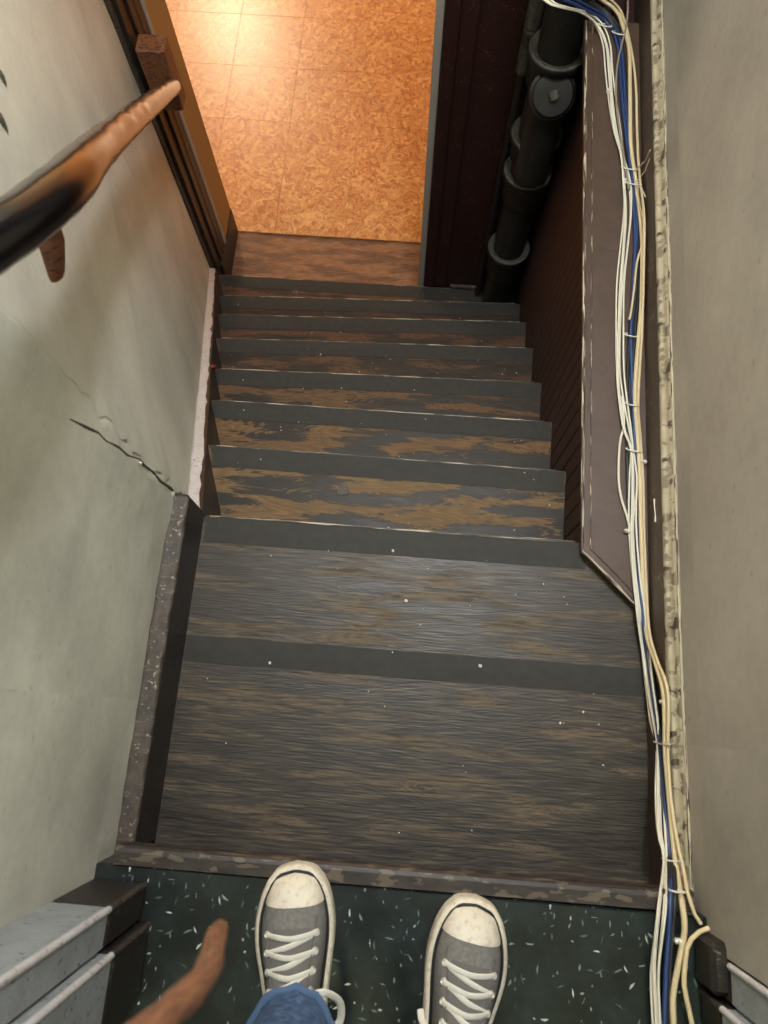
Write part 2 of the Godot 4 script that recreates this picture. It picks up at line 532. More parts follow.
	M.rail = mat(Color.WHITE, 0.20, pic(1024, 192, func(x: float, y: float):
		var s := x / 1024.0 * 2.4
		var a := y / 192.0
		var n := ra.get_noise_3d(s * 24.0, cos(a * TAU) * 2.2, sin(a * TAU) * 2.2)
		var n2 := ra.get_noise_3d(s * 60.0 + 50.0, cos(a * TAU) * 2.0, sin(a * TAU) * 2.0)
		var k := smoothstep(-0.12, 0.12, s - 1.44 + n * 0.36)
		var wood := Color(0.265, 0.18, 0.142).lerp(Color(0.165, 0.102, 0.082), smoothstep(0.0, 0.4, n2))
		wood = wood.lerp(Color(0.10, 0.075, 0.07), smoothstep(0.34, 0.45, n))
		return wood.lerp(Color(0.035, 0.034, 0.04), k)), Vector3(1.0 / 2.4, 1, 1))
	M.rail.clearcoat_enabled = true
	M.rail.clearcoat = 0.15
	M.rail.clearcoat_roughness = 0.12
	# shoes and jeans
	var ca := noise(151, 1.0, 2)
	M.rubber = mat(Color.WHITE, 0.55, pic(256, 256, func(x: float, y: float):
		var q := ca.get_noise_2d(x * 0.03, y * 0.03)
		var f := ca.get_noise_2d(x * 0.12 + 90, y * 0.12)
		return Color(0.80, 0.775, 0.70).lerp(Color(0.56, 0.49, 0.40), smoothstep(0.10, 0.80, q + f * 0.2) * 0.4)), Vector3(9, 9, 9), true)
	M.canvas = mat(Color.WHITE, 0.85, pic(256, 256, func(x: float, y: float):
		var wv := 0.06 * sin(x * TAU / 4.0) + 0.06 * sin(y * TAU / 4.0)
		var q := ca.get_noise_2d(x * 0.04, y * 0.04) * 0.12
		return Color(0.425, 0.415, 0.395) * (1.0 + wv + q)), Vector3(11, 11, 11), true)
	M.tongue = mat(Color(0.37, 0.36, 0.345), 0.9)
	M.stripe = mat(Color(0.075, 0.075, 0.08), 0.6)
	M.lace = mat(Color(0.80, 0.79, 0.74), 0.85)
	M.eyelet = mat(Color(0.80, 0.79, 0.76), 0.3)
	M.eyelet.metallic = 0.6
	M.denim = mat(Color.WHITE, 0.9, pic(256, 256, func(x: float, y: float):
		var tw := 0.12 * sin((x + y) * TAU / 4.0)
		var q := ca.get_noise_2d(x * 0.035, y * 0.035)
		var f := ca.get_noise_2d(x * 0.2, y * 0.5)
		return Color(0.16, 0.235, 0.355).lerp(Color(0.33, 0.43, 0.54), clampf(0.35 + q * 0.6 + f * 0.25 + tw, 0, 1))), Vector3(9, 9, 9), true)
	M.hem = mat(Color(0.27, 0.36, 0.48), 0.9)
	M.hair = mat(Color.WHITE, 0.75, pic(256, 64, func(x: float, y: float):
		var q := ca.get_noise_2d(x * 0.06 + y * 0.25, y * 0.3)
		return Color(0.33, 0.205, 0.13).lerp(Color(0.50, 0.335, 0.215), clampf(0.55 + q * 0.9, 0, 1))), Vector3(3, 1, 1))
	M.speck = mat(Color(0.80, 0.77, 0.70), 0.8)
	M.lamp_body = mat(Color(0.75, 0.75, 0.72), 0.5)

# ---------------------------------------------------------------- plan of the stair
func left_x(z: float) -> float:      # inner face of the left stringer
	return -0.368 + (z + 0.339) * 0.339 if z < -0.339 else -0.370
func wall_x(z: float) -> float:      # face of the left wall
	return left_x(z) - 0.026
func right_x(z: float) -> float:     # face of the board panelling
	return 0.328 + maxf(0.0, -0.34 - z) * 0.028
func nose_y(z: float) -> float:      # the line over the nosings
	return -RISE + (z + 0.339) * SLOPE

func _ready() -> void:
	# ---- camera
	var p := deg_to_rad(74.226)
	var r := deg_to_rad(-1.700)
	var yaw := deg_to_rad(-6.180)
	var unyaw := func(d: Vector3) -> Vector3: return Vector3(cos(yaw) * d.x - sin(yaw) * d.z, d.y, sin(yaw) * d.x + cos(yaw) * d.z)
	var u0 := Vector3(0, cos(p), -sin(p))
	cam_f = unyaw.call(Vector3(0, -sin(p), -cos(p)))
	cam_r = unyaw.call(Vector3.RIGHT * cos(r) + u0 * sin(r))
	cam_u = unyaw.call(u0 * cos(r) - Vector3.RIGHT * sin(r))
	var cam := Camera3D.new()
	cam.name = "camera"
	cam.transform = Transform3D(Basis(cam_r, cam_u, -cam_f), CAM)
	cam.near = 0.02
	cam.far = 60.0
	var lens := CameraAttributesPhysical.new()
	lens.frustum_focal_length = 12.0 / (512.0 / 740.0)
	lens.frustum_focus_distance = 1.6
	lens.exposure_aperture = 4.6
	lens.frustum_near = 0.02
	lens.frustum_far = 60.0
	cam.attributes = lens
	cam.fov = rad_to_deg(2.0 * atan(512.0 / 740.0))
	add_child(cam)
	cam.current = true
	# ---- environment and exposure
	var env := Environment.new()
	env.background_mode = Environment.BG_COLOR
	env.background_color = Color(0, 0, 0)
	env.tonemap_mode = Environment.TONE_MAPPER_LINEAR
	env.tonemap_exposure = 1.0
	env.sdfgi_enabled = true
	env.ssao_enabled = true
	env.ssil_enabled = true
	var we := WorldEnvironment.new()
	we.name = "environment"
	we.environment = env
	add_child(we)
	make_materials()
	# ---- lamps
	globe_lamp("stair_lamp", Vector3(0.12, 1.95, -0.90), 2.32, Color(0.975, 0.975, 1.0), 2.75, 3.0, "white globe lamp hanging over the stairs")
	globe_lamp("landing_lamp", Vector3(0.05, 2.05, 0.85), 2.32, Color(0.97, 1.0, 0.78), 0.36, 1.5, "white globe lamp hanging over the landing")
	globe_lamp("lower_room_lamp", Vector3(-1.75, 0.55, -5.6), 0.80, Color(1.0, 0.88, 0.74), 5.6, 1.6, "warm globe lamp hanging in the orange tiled room", 0.22)
	build_shell()
	build_stairs()
	build_left_trim()
	build_right_side()
	build_doorway()
	build_lower_room()
	build_landing()
	build_handrail()
	build_pipe()
	build_cables()
	build_person()
	build_specks()
	build_scrap()

func globe_lamp(called: String, at: Vector3, top: float, col: Color, energy: float, glow: float, label: String, size := 0.10) -> void:
	var t := thing(called, label, "lamp", at)
	var mb := MB.new()
	mb.tube([Vector3(0, size, 0), Vector3(0, lerpf(size, top - at.y, 0.5), 0), Vector3(0, top - at.y, 0)], 0.006, 8)
	mb.lathe([Vector2(0.001, top - at.y), Vector2(0.05, top - at.y), Vector2(0.045, top - at.y - 0.02), Vector2(0.001, top - at.y - 0.022)], 20, Transform3D.IDENTITY)
	put("lamp_rod", mb, M.lamp_body, t)
	var g := MB.new()
	var pr := []
	for k in 13:
		var a := PI * k / 12.0
		pr.append(Vector2(maxf(0.0005, sin(a) * size), -cos(a) * size))
	g.lathe(pr, 24, Transform3D.IDENTITY)
	var gm := mat(Color(0.9, 0.9, 0.88), 0.5)
	gm.emission_enabled = true
	gm.emission = col
	gm.emission_energy_multiplier = glow
	put("lamp_globe", g, gm, t)
	var l := OmniLight3D.new()
	l.name = called + "_glow"
	l.light_size = size * 0.9
	l.light_color = col
	l.light_energy = energy
	l.omni_range = 12.0
	l.omni_attenuation = 2.0
	l.shadow_enabled = true
	l.position = at
	add_child(l)

# ---------------------------------------------------------------- walls and ceiling
func build_shell() -> void:
	# left wall: straight beside the platform, then splayed outwards beside the steps; a lip of old plaster along the crease
	var nz := noise(201, 1.0, 3)
	var ys := []
	var y := -1.9
	while y < 2.301:
		ys.append(y)
		y += 0.02 if y > -0.25 and y < 0.75 else 0.10
	ys.append(2.32)
	var zs := []
	for i in 17:
		zs.append([lerpf(0.26, -0.24, i / 16.0), 0])
	for i in 9:
		zs.append([lerpf(-0.25, -0.345, i / 8.0), 1])
	for i in 4:
		zs.append([-0.3455 - 0.0015 * i, 2])
	for i in 26:
		zs.append([lerpf(-0.352, -1.76, pow(i / 25.0, 1.15)), 3])
	var mb := MB.new()
	var pts := []
	for yy in ys:
		var fade := clampf(1.0 - (yy + 0.2) / 0.75, 0.0, 1.0)
		for q in zs:
			var z: float = q[0]
			var bump := nz.get_noise_2d(z * 5.0, yy * 5.0) * 0.0013 + nz.get_noise_2d(z * 24.0 + 9.0, yy * 24.0) * 0.0006
			var x := -0.397
			var jag := nz.get_noise_2d(yy * 16.0, 3.0) * 0.022 + nz.get_noise_2d(yy * 70.0, 7.0) * 0.008
			if z < -0.345:
				x = -0.397 + (z + 0.345) * 0.339
			if q[1] == 1:
				var k := (-0.25 - z) / 0.095
				x += fade * 0.005 * smoothstep(0.0, 1.0, k) * (0.7 + jag * 12.0)
				z += jag * k * clampf(fade * 1.6, 0.0, 1.0)
			elif q[1] == 2:
				z += jag * clampf(fade * 1.6, 0.0, 1.0)
				x -= fade * 0.008
			elif q[1] == 3:
				var k2 := 1.0 - clampf((-0.350 - z) / 0.06, 0.0, 1.0)
				z += jag * k2 * clampf(fade * 1.6, 0.0, 1.0)
				x += (q[0] - z) * 0.0
			pts.append(Vector3(x + bump, yy, z))
	var cut := 30
	var pa := []
	var pb := []
	for i in ys.size():
		for k in zs.size():
			if k < cut:
				pa.append(pts[i * zs.size() + k])
			if k >= cut - 1:
				pb.append(pts[i * zs.size() + k])
	mb.grid(pa, cut, Vector3.RIGHT)
	var mb2 := MB.new()
	mb2.grid(pb, zs.size() - cut + 1, Vector3.RIGHT)
	var back := [Vector3(-0.52, -1.9, 0.26), Vector3(-0.52, 2.32, 0.26), Vector3(-0.52, 2.32, -0.345), Vector3(-0.52, -1.9, -0.345)]
	mb.quad(back[0], back[1], back[2], back[3], Vector3.LEFT)
	mb2.quad(back[2], back[3], Vector3(-1.02, -1.9, -1.76), Vector3(-1.02, 2.32, -1.76), Vector3.LEFT)
	mb.quad(Vector3(-0.397, -1.9, 0.26), Vector3(-0.397, 2.32, 0.26), Vector3(-0.52, 2.32, 0.26), Vector3(-0.52, -1.9, 0.26), Vector3.BACK)
	var lw := put("wall_left", mb, M.plaster)
	structure(lw, "grey-green plaster wall beside the deep step, ending in a cracked crease", "wall")
	var lw2 := put("wall_left_lower", mb2, M.plaster)
	structure(lw2, "whitish plaster wall splayed outwards beside the lower steps under the handrail", "wall")
	for q in [[1, 76, 0.015], [1, 120, 0.018]]:
		var hc := at_x(q[0], q[1], -0.80)
		hc.z = -0.345 + (hc.x + 0.3965) / 0.339
		hc = CAM + ray(q[0], q[1]) * ((-0.3965 - 0.345 * -0.339 + 0.0) / (ray(q[0], q[1]).x - 0.339 * ray(q[0], q[1]).z))
		var hb := MB.new()
		var nn := Vector3(0.947, 0, -0.321)
		var tt := Vector3(0.321, 0, 0.947)
		for k in 8:
			var a0 := TAU * k / 8.0
			var a1 := TAU * (k + 1) / 8.0
			var r0: float = q[2] * (0.8 + 0.2 * sin(k * 2.0))
			var r1: float = q[2] * (0.8 + 0.2 * sin(fmod(k + 1.0, 8.0) * 2.0))
			hb.tri(hc + nn * 0.004, hc + nn * 0.0015 + tt * cos(a0) * r0 * 0.5 + Vector3.UP * sin(a0) * r0, hc + nn * 0.0015 + tt * cos(a1) * r1 * 0.5 + Vector3.UP * sin(a1) * r1, nn)
		put("plaster_patch", hb, M.plaster_dark, lw2)
	# loose plaster along the crease and small chips
	rng.seed = 77
	for q in [[189, 508, 0.016], [182, 500, 0.014], [174, 494, 0.010], [141, 463, 0.006]]:
		var c := at_x(q[0], q[1], -0.3925)
		var ch := MB.new()
		var pl := []
		for k in 7:
			var a := TAU * k / 7.0
			pl.append(c + Vector3(0, sin(a) * q[2] * rng.randf_range(0.5, 1.1), cos(a) * q[2] * rng.randf_range(0.4, 0.8)))
		for k in 7:
			ch.tri(c + Vector3(0.002, 0, 0), pl[k], pl[(k + 1) % 7], Vector3.RIGHT)
			ch.quad(pl[k], pl[(k + 1) % 7], pl[(k + 1) % 7] - Vector3(0.008, 0, 0), pl[k] - Vector3(0.008, 0, 0), pl[k] - c)
		put("plaster_chip", ch, M.plaster_bare, lw)
	var ck := []
	var ckr := []
	var cq := [[194, 511], [184, 499], [176, 495], [170, 488], [160, 481], [152, 471], [143, 465], [139, 459], [127, 455], [118, 447], [106, 441], [97, 432], [84, 426], [70, 419]]
	for i in cq.size():
		ck.append(at_x(cq[i][0], cq[i][1], -0.3945 - 0.0015 * i / cq.size()))
		ckr.append(lerpf(0.0030, 0.0014, float(i) / cq.size()) * (1.0 + 0.4 * sin(i * 2.3)))
	var ckb := MB.new()
	ckb.tube(ck, ckr, 6)
	put("crack", ckb, M.plaster_dark, lw).set_meta("label", "dark crack in the plaster along the crease")
	# right wall above the ledge
	var rb := MB.new()
	var rp := []
	var cols := 30
	for j in 34:
		var yy := -0.25 + 2.57 * j / 33.0
		for i in cols:
			var z := lerpf(0.258, -1.70, i / (cols - 1.0))
			rp.append(Vector3(0.453 - nz.get_noise_2d(z * 3.0 + 40.0, yy * 3.0) * 0.003, yy, z))
	rb.grid(rp, cols, Vector3.LEFT)
	rb.box(Vector3(0.56, 1.035, -0.721), Vector3(0.14, 2.57, 1.957))
	var rw := put("wall_right", rb, M.plaster_right)
	structure(rw, "smooth beige-grey painted wall on the side of the cables", "wall")
	slab("ceiling", Vector3(-1.4, 2.32, -1.98), Vector3(1.4, 2.44, 1.9), M.ceiling, "white ceiling over the stairs and landing", "ceiling")
	# the passage behind the photographer
	slab("wall_back", Vector3(-1.4, -0.3, 1.7), Vector3(1.4, 2.44, 1.82), M.plaster_right, "plain wall at the back of the landing", "wall")
	slab("wall_landing_left", Vector3(-0.55, -0.3, 1.10), Vector3(-0.42, 2.44, 1.72), M.plaster_right, "plain wall beside the landing past the left doorway", "wall")
	slab("wall_landing_right", Vector3(0.46, -0.3, 1.10), Vector3(0.6, 2.44, 1.72), M.plaster_right, "plain wall beside the landing past the right doorway", "wall")

# ---------------------------------------------------------------- stairs
func nosing_profile(z: float, y: float, back: float, thick: float) -> Array:
	var rr := 0.010
	return [Vector2(back, y), Vector2(z + rr, y), Vector2(z + rr * 0.45, y - rr * 0.12), Vector2(z + rr * 0.1, y - rr * 0.5), Vector2(z, y - rr), Vector2(z, y - thick + 0.006), Vector2(z + 0.006, y - thick), Vector2(back, y - thick)]

func tape(parent: Node, z: float, zr: float, y: float, w: float, xl: Callable, xr: Callable, inset: float) -> void:
	var mb := MB.new()
	mb.span([Vector2(z + w, y - 0.0005), Vector2(z + w, y + 0.0012), Vector2(z + w * 0.5, y + 0.0016), Vector2(z, y + 0.0012), Vector2(z, y - 0.0005)], func(q): return xl.call(q) + inset, func(q): return xr.call(q) - inset * 0.5, zr)
	var o := put("anti_slip_strip", mb, M.tape, parent)
	o.set_meta("label", "dark grey anti-slip tape")

func pale_edge(parent: Node, z: float, zr: float, y: float, x0: float, x1: float, sd: float) -> void:  # thin pale broken line of uneven thickness laid along a nosing
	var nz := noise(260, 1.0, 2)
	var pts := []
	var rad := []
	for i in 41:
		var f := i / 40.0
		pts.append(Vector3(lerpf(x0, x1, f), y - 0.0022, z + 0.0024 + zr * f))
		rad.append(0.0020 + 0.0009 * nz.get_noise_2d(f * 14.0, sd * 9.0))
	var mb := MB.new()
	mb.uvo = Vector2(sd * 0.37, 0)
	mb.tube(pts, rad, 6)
	put("pale_edge", mb, M.edge_pale, parent).set_meta("label", "pale nosing edge")

func build_stairs() -> void:
	var st := thing("staircase", "steep wooden staircase with worn dark paint and grey tape strips leading down to the doorway", "staircase")
	var plat_l := func(_z): return -0.370
	var plat_r := func(z): return 0.437 if z > -0.30 else 0.437
	# platform: one deep plywood step below the landing
	var mb := MB.new()
	mb.uvo = Vector2(0.38, 0.35)
	mb.span(nosing_profile(-0.339, -RISE, 0.23, 0.032), plat_l, func(z): return 0.437 if z > -0.305 else 0.437, -0.003)
	var pf := put("platform", mb, M.platform, st)
	pf.set_meta("label", "deep plywood step with raised dark grain")
	tape(pf, -0.334, -0.003, -RISE, 0.047, plat_l, func(_z): return 0.333, 0.006)
	tape(pf, -0.118, -0.003, -RISE, 0.046, plat_l, plat_r, 0.001)
	pale_edge(pf, -0.339, -0.003, -RISE, -0.36, 0.31, 1.0)
	# treads
	for k in range(2, 9):
		var z: float = NOSE_L[k]
		var zr: float = NOSE_R[k] - NOSE_L[k]
		var y := -RISE * k
		var back: float = NOSE_L[k - 1] + 0.035
		var t := MB.new()
		t.uvo = Vector2(0.86, 0.06 - z)
		var m: StandardMaterial3D = M.treads[k - 2]
		t.span(nosing_profile(z, y, back, 0.03), left_x, right_x, zr)
		var tr := put("tread", t, m, st)
		tape(tr, z + 0.004, zr, y, 0.046 if k < 6 else 0.05, left_x, right_x, 0.006)
		pale_edge(tr, z, zr, y, left_x(z) + 0.02, right_x(z) - 0.02, k)
		if k == 2 or k == 8:                       # knots left standing proud of the worn wood
			var kn := MB.new()
			var kc: Vector3 = at_y(343.0, 490.0, y) if k == 2 else at_y(295.0, 292.0, y)
			var kp := []
			for i in 13:
				var a := TAU * i / 13.0
				kp.append(Vector2(kc.x + cos(a) * 0.0125 * (1.0 + 0.2 * sin(a * 3.0)), kc.z + sin(a) * 0.015 * (1.0 + 0.15 * cos(a * 2.0))))
			kn.prism(kp, y - 0.002, y + 0.0014, 0.0008)
			put("knot", kn, M.worn_top, tr)
	# risers
	for k in range(0, 9):
		var rz: float = NOSE_L[k] + 0.022
		var yt := -RISE * k - 0.028
		var yb := -RISE * (k + 1) - 0.03
		var rm := MB.new()
		rm.span([Vector2(rz, yb), Vector2(rz, yt), Vector2(rz + 0.016, yt), Vector2(rz + 0.016, yb)], left_x if k > 0 else plat_l, right_x if k > 0 else plat_r, NOSE_R[k] - NOSE_L[k])
		put("riser", rm, M.riser, st)
	# nosing of the landing
	var ln := MB.new()
	ln.span(nosing_profile(0.197, 0.004, 0.2235, 0.034), func(_z): return -0.372, func(_z): return 0.437, -0.004)
	put("landing_nosing", ln, M.nosing, st).set_meta("label", "scuffed brown wooden nosing")
	# left stringer, its upper edge smeared with white wall paint
	var sg := MB.new()
	var cap := MB.new()
	var nzc := noise(211, 1.0, 2)
	var n := 22
	for i in n:
		var za := lerpf(-0.341, -1.672, float(i) / n)
		var zb := lerpf(-0.341, -1.672, float(i + 1) / n)
		var q := []
		for z in [za, zb]:
			var top := nose_y(z) + 0.020
			q.append([Vector3(left_x(z) - 0.001, top - 0.36, z), Vector3(left_x(z) - 0.001, top, z), Vector3(left_x(z) - 0.026, top + 0.002, z), Vector3(left_x(z) - 0.026, top - 0.36, z)])
		var o := Vector3(1, 0, -0.3)
		sg.quad(q[0][0], q[0][1], q[1][1], q[1][0], o)
		sg.quad(q[0][1], q[0][2], q[1][2], q[1][1], Vector3.UP)
		sg.quad(q[0][0], q[0][3], q[1][3], q[1][0], Vector3.DOWN)
		sg.quad(q[0][3], q[0][2], q[1][2], q[1][3], -o)
	var cp := []
	var cn := 60
	for i in cn:
		var z := lerpf(-0.343, -1.671, float(i) / (cn - 1))
		var top := nose_y(z) + 0.021
		var w := 0.008 + 0.004 * nzc.get_noise_1d(z * 20.0)
		for e in [[-0.034, 0.018], [-0.027, 0.008], [-0.013 - w, 0.0045], [-0.017 + w, 0.0025], [-0.015 + w, -0.001]]:
			cp.append(Vector3(left_x(z) + e[0], top + e[1] + 0.001 * nzc.get_noise_1d(z * 60.0), z))
	cap.grid(cp, 5, Vector3(0.5, 1, 0))
	sg.quad(Vector3(left_x(-1.672) - 0.001, nose_y(-1.672) + 0.020, -1.672), Vector3(left_x(-1.672) - 0.001, nose_y(-1.672) - 0.34, -1.672), Vector3(left_x(-1.672) - 0.026, nose_y(-1.672) - 0.34, -1.672), Vector3(left_x(-1.672) - 0.026, nose_y(-1.672) + 0.020, -1.672), Vector3.FORWARD)
	var so := put("stringer", sg, M.dark_paint, st)
	put("paint_bead", cap, M.white_chipped, so).set_meta("label", "white paint smeared along the stringer edge")
	# door sill at the foot
	var sl := MB.new()
	sl.uvo = Vector2(0.9, 2.1)
	sl.box(Vector3(-0.41, FLOOR_Y - 0.02, -1.815), Vector3(0.83, 0.04, 0.345), 0.003)
	put("door_sill", sl, M.sill, st).set_meta("label", "reddish worn wooden sill in the doorway")

func build_left_trim() -> void:
	# dark skirting beside the platform with a worn top
	var bl := MB.new()
	bl.box(Vector3(-0.3835, -0.135, -0.062), Vector3(0.027, 0.13, 0.563), 0.003)
	var o := put("baseboard_left", bl, M.dark_paint)
	structure(o, "dark brown skirting board beside the deep step with a scuffed top", "baseboard")
	var cp := MB.new()
	var nz := noise(221, 1.0, 2)
	var pts := []
	for i in 40:
		var z := lerpf(0.222, -0.338, i / 39.0)
		var j := nz.get_noise_1d(z * 30.0)
		for e in [[-0.399, -0.062], [-0.395, -0.0668 + 0.002 * j], [-0.386, -0.0685 + 0.001 * j], [-0.376, -0.0690], [-0.3708 + 0.002 * j, -0.0705], [-0.3696, -0.0745 + 0.002 * j]]:
			pts.append(Vector3(e[0], e[1], z))
	cp.grid(pts, 6, Vector3(0.4, 1, 0))
	put("skirting_top", cp, M.worn_top, o)

# ---------------------------------------------------------------- right side: panelling, ledge, skirting
func build_right_side() -> void:
	var bk := MB.new()
	bk.box(Vector3(0.49, -1.05, -0.99), Vector3(0.20, 1.72, 1.38))
	var w := put("wall_right_lower", bk, M.red_paint)
	structure(w, "dark red board panelling under the ledge beside the steps", "wall panelling")
	var i := 0
	var z := -0.303
	while z > -1.66:
		var b := MB.new()
		var x := right_x(z)
		b.box(Vector3(x + 0.010, -0.98, z - 0.021), Vector3(0.020, 1.60, 0.0412), 0.0035)
		put("board", b, M.red_paint, w)
		z -= 0.042
		i += 1
	# ledge: a wide brown board over the panelling, its near end cut at a slant on the deep step
	var lt := -0.160
	var c1 := at_y(583, 552, lt)
	var c2 := at_y(634, 603, lt)
	var zf := -1.535
	var x0 := 0.318
	var poly := [Vector2(x0, zf), Vector2(0.437, zf), Vector2(0.437, c2.z + 0.012), Vector2(c2.x, c2.z), Vector2(c1.x, c1.z)]
	var lg := MB.new()
	lg.prism(poly, lt - 0.022, lt, 0.002)
	var ledge := put("trim_1", lg, M.ledge)
	structure(ledge, "wide brown painted ledge board with chipped pale edge under the cables", "ledge")
	# moulded edge, its paint knocked off
	for a in [[0.0, 0.0032], [0.015, 0.0016]]:
		var e := MB.new()
		var q := []
		var d: float = a[0]
		for k in 30:
			q.append(Vector3(x0 + d + 0.001, lt + 0.0005, lerpf(zf + 0.004, c1.z - d * 0.4, k / 29.0)))
		var endp := Vector3(c2.x + d * 0.4, lt + 0.0005, c2.z - d * 0.8)
		for k in range(1, 9):
			q.append(Vector3(c1.x + d, lt + 0.0005, c1.z - d * 0.4).lerp(endp, k / 8.0))
		e.tube(q, a[1], 7)
		put("edge_bead", e, M.edge_chipped if d == 0.0 else M.edge_worn, ledge)
	# right skirting with a cream moulding
	var sk := MB.new()
	sk.box(Vector3(0.445, -0.135, -0.70), Vector3(0.018, 0.115, 1.86), 0.003)
	var so := put("baseboard_right", sk, M.skirt_right)
	structure(so, "dark brown skirting board behind the cables with a chipped cream top", "baseboard")
	var cp := MB.new()
	var nz := noise(231, 1.0, 2)
	var pts := []
	for k in 90:
		var zz := lerpf(0.232, -1.63, k / 89.0)
		var j := nz.get_noise_1d(zz * 26.0)
		var rise := 0.018 * smoothstep(-0.3, 0.23, zz)
		for e in [[0.4353, -0.0845], [0.4352, -0.0790 + rise + 0.003 * j], [0.4385, -0.0752 + rise + 0.002 * j], [0.4435, -0.0748 + rise], [0.4445, -0.067 + rise], [0.4475, -0.0625 + rise + 0.001 * j], [0.4535, -0.060 + rise]]:
			pts.append(Vector3(e[0], e[1], zz))
	cp.grid(pts, 7, Vector3(-0.5, 1, 0))
	put("moulding", cp, M.cream_chipped, so)
	var cl := []
	for k in 60:
		var zz := lerpf(0.232, -1.63, k / 59.0)
		cl.append(Vector3(0.4497, -0.0602 + 0.018 * smoothstep(-0.3, 0.23, zz), zz))
	var clb := MB.new()
	clb.tube(cl, 0.0024, 7)
	put("moulding_bead", clb, M.cream_line, so)
	# a run of white paint on the skirting
	var d1 := at_x(654.5, 499, 0.4355)
	var d2 := at_x(655.5, 522, 0.4355)
	var dr := MB.new()
	dr.tube([d1, d1.lerp(d2, 0.3) + Vector3(0, -0.002, 0), d1.lerp(d2, 0.7) + Vector3(0, 0.001, 0), d2], [0.0022, 0.001, 0.001, 0.0022], 6)
	put("paint_drip", dr, M.cable_white, so)

# ---------------------------------------------------------------- doorway at the foot
func build_doorway() -> void:
	# wall round the doorway
	var wl := slab("wall_door_right", Vector3(0.030, FLOOR_Y - 0.1, DOOR_BACK + 0.02), Vector3(0.62, 2.32, DOOR_Z - 0.006), M.red_paint, "dark red painted wall between the doorway and the pipe", "wall")
	slab("wall_door_left", Vector3(-1.6, FLOOR_Y - 0.1, DOOR_BACK + 0.02), Vector3(-0.875, 2.32, DOOR_Z - 0.05), M.plaster, "plaster wall beside the left jamb of the lower doorway", "wall")
	slab("wall_door_head", Vector3(-0.90, 0.46, DOOR_BACK + 0.02), Vector3(0.05, 2.32, DOOR_Z - 0.02), M.plaster, "plaster wall above the lower doorway", "wall")
	# a skirting strip low on that wall
	var sb := MB.new()
	sb.box(Vector3(0.19, -1.431, DOOR_Z + 0.004), Vector3(0.165, 0.018, 0.014), 0.003)
	put("skirting_strip", sb, M.worn_top, wl)
	# right jamb and casing
	var dr := Node3D.new()
	dr.name = "door_1"
	add_child(dr)
	structure(dr, "doorway to the orange tiled room with dark casing", "doorway")
	var j := MB.new()
	j.box(Vector3(0.009, -0.60, -1.825), Vector3(0.044, 2.06, 0.295), 0.003)
	put("jamb", j, M.red_paint, dr)
	var ge := MB.new()
	ge.box(Vector3(-0.007, -0.56, -1.676), Vector3(0.022, 1.98, 0.016), 0.002)
	put("metal_edge", ge, M.grey_edge, dr)
	for c in [[0.024, 0.038, 0.014], [0.066, 0.046, 0.008]]:
		var cs := MB.new()
		cs.box(Vector3(c[0], -0.50, DOOR_Z + c[2] / 2.0 - 0.004), Vector3(c[1], 1.86, c[2] + 0.006), 0.003)
		put("casing", cs, M.red_paint, dr)
	# left jamb: dark casing strips, a grey stop and an ochre return
	var y0 := FLOOR_Y
	var y1 := 0.46
	var strips := [
		[-0.868, -0.838, -1.690, -1.664, M.worn_top, "casing"],
		[-0.870, -0.826, -1.735, -1.690, M.dark_paint, "casing"],
		[-0.870, -0.818, -1.765, -1.735, M.dark_paint, "casing"],
		[-0.870, -0.8185, -1.775, -1.765, M.worn_top, "casing"],
		[-0.870, -0.818, -1.815, -1.775, M.dark_paint, "casing"],
		[-0.870, -0.814, -1.833, -1.815, M.grey_edge, "stop"],
		[-0.870, -0.817, -1.985, -1.833, M.ochre, "jamb"]]
	for s in strips:
		var b := MB.new()
		b.box(Vector3((s[0] + s[1]) / 2.0, (y0 + y1) / 2.0, (s[2] + s[3]) / 2.0), Vector3(s[1] - s[0], y1 - y0, s[3] - s[2]), 0.002)
		put(s[5], b, s[4], dr)
	var pl := MB.new()
	pl.box(Vector3(-0.838, FLOOR_Y + 0.075, -1.85), Vector3(0.050, 0.15, 0.275), 0.004)
	put("plinth", pl, M.dark_paint, dr)
	var hd := MB.new()
	hd.box(Vector3(-0.41, 0.45, -1.82), Vector3(0.82, 0.03, 0.31), 0.002)
	put("head", hd, M.dark_paint, dr)

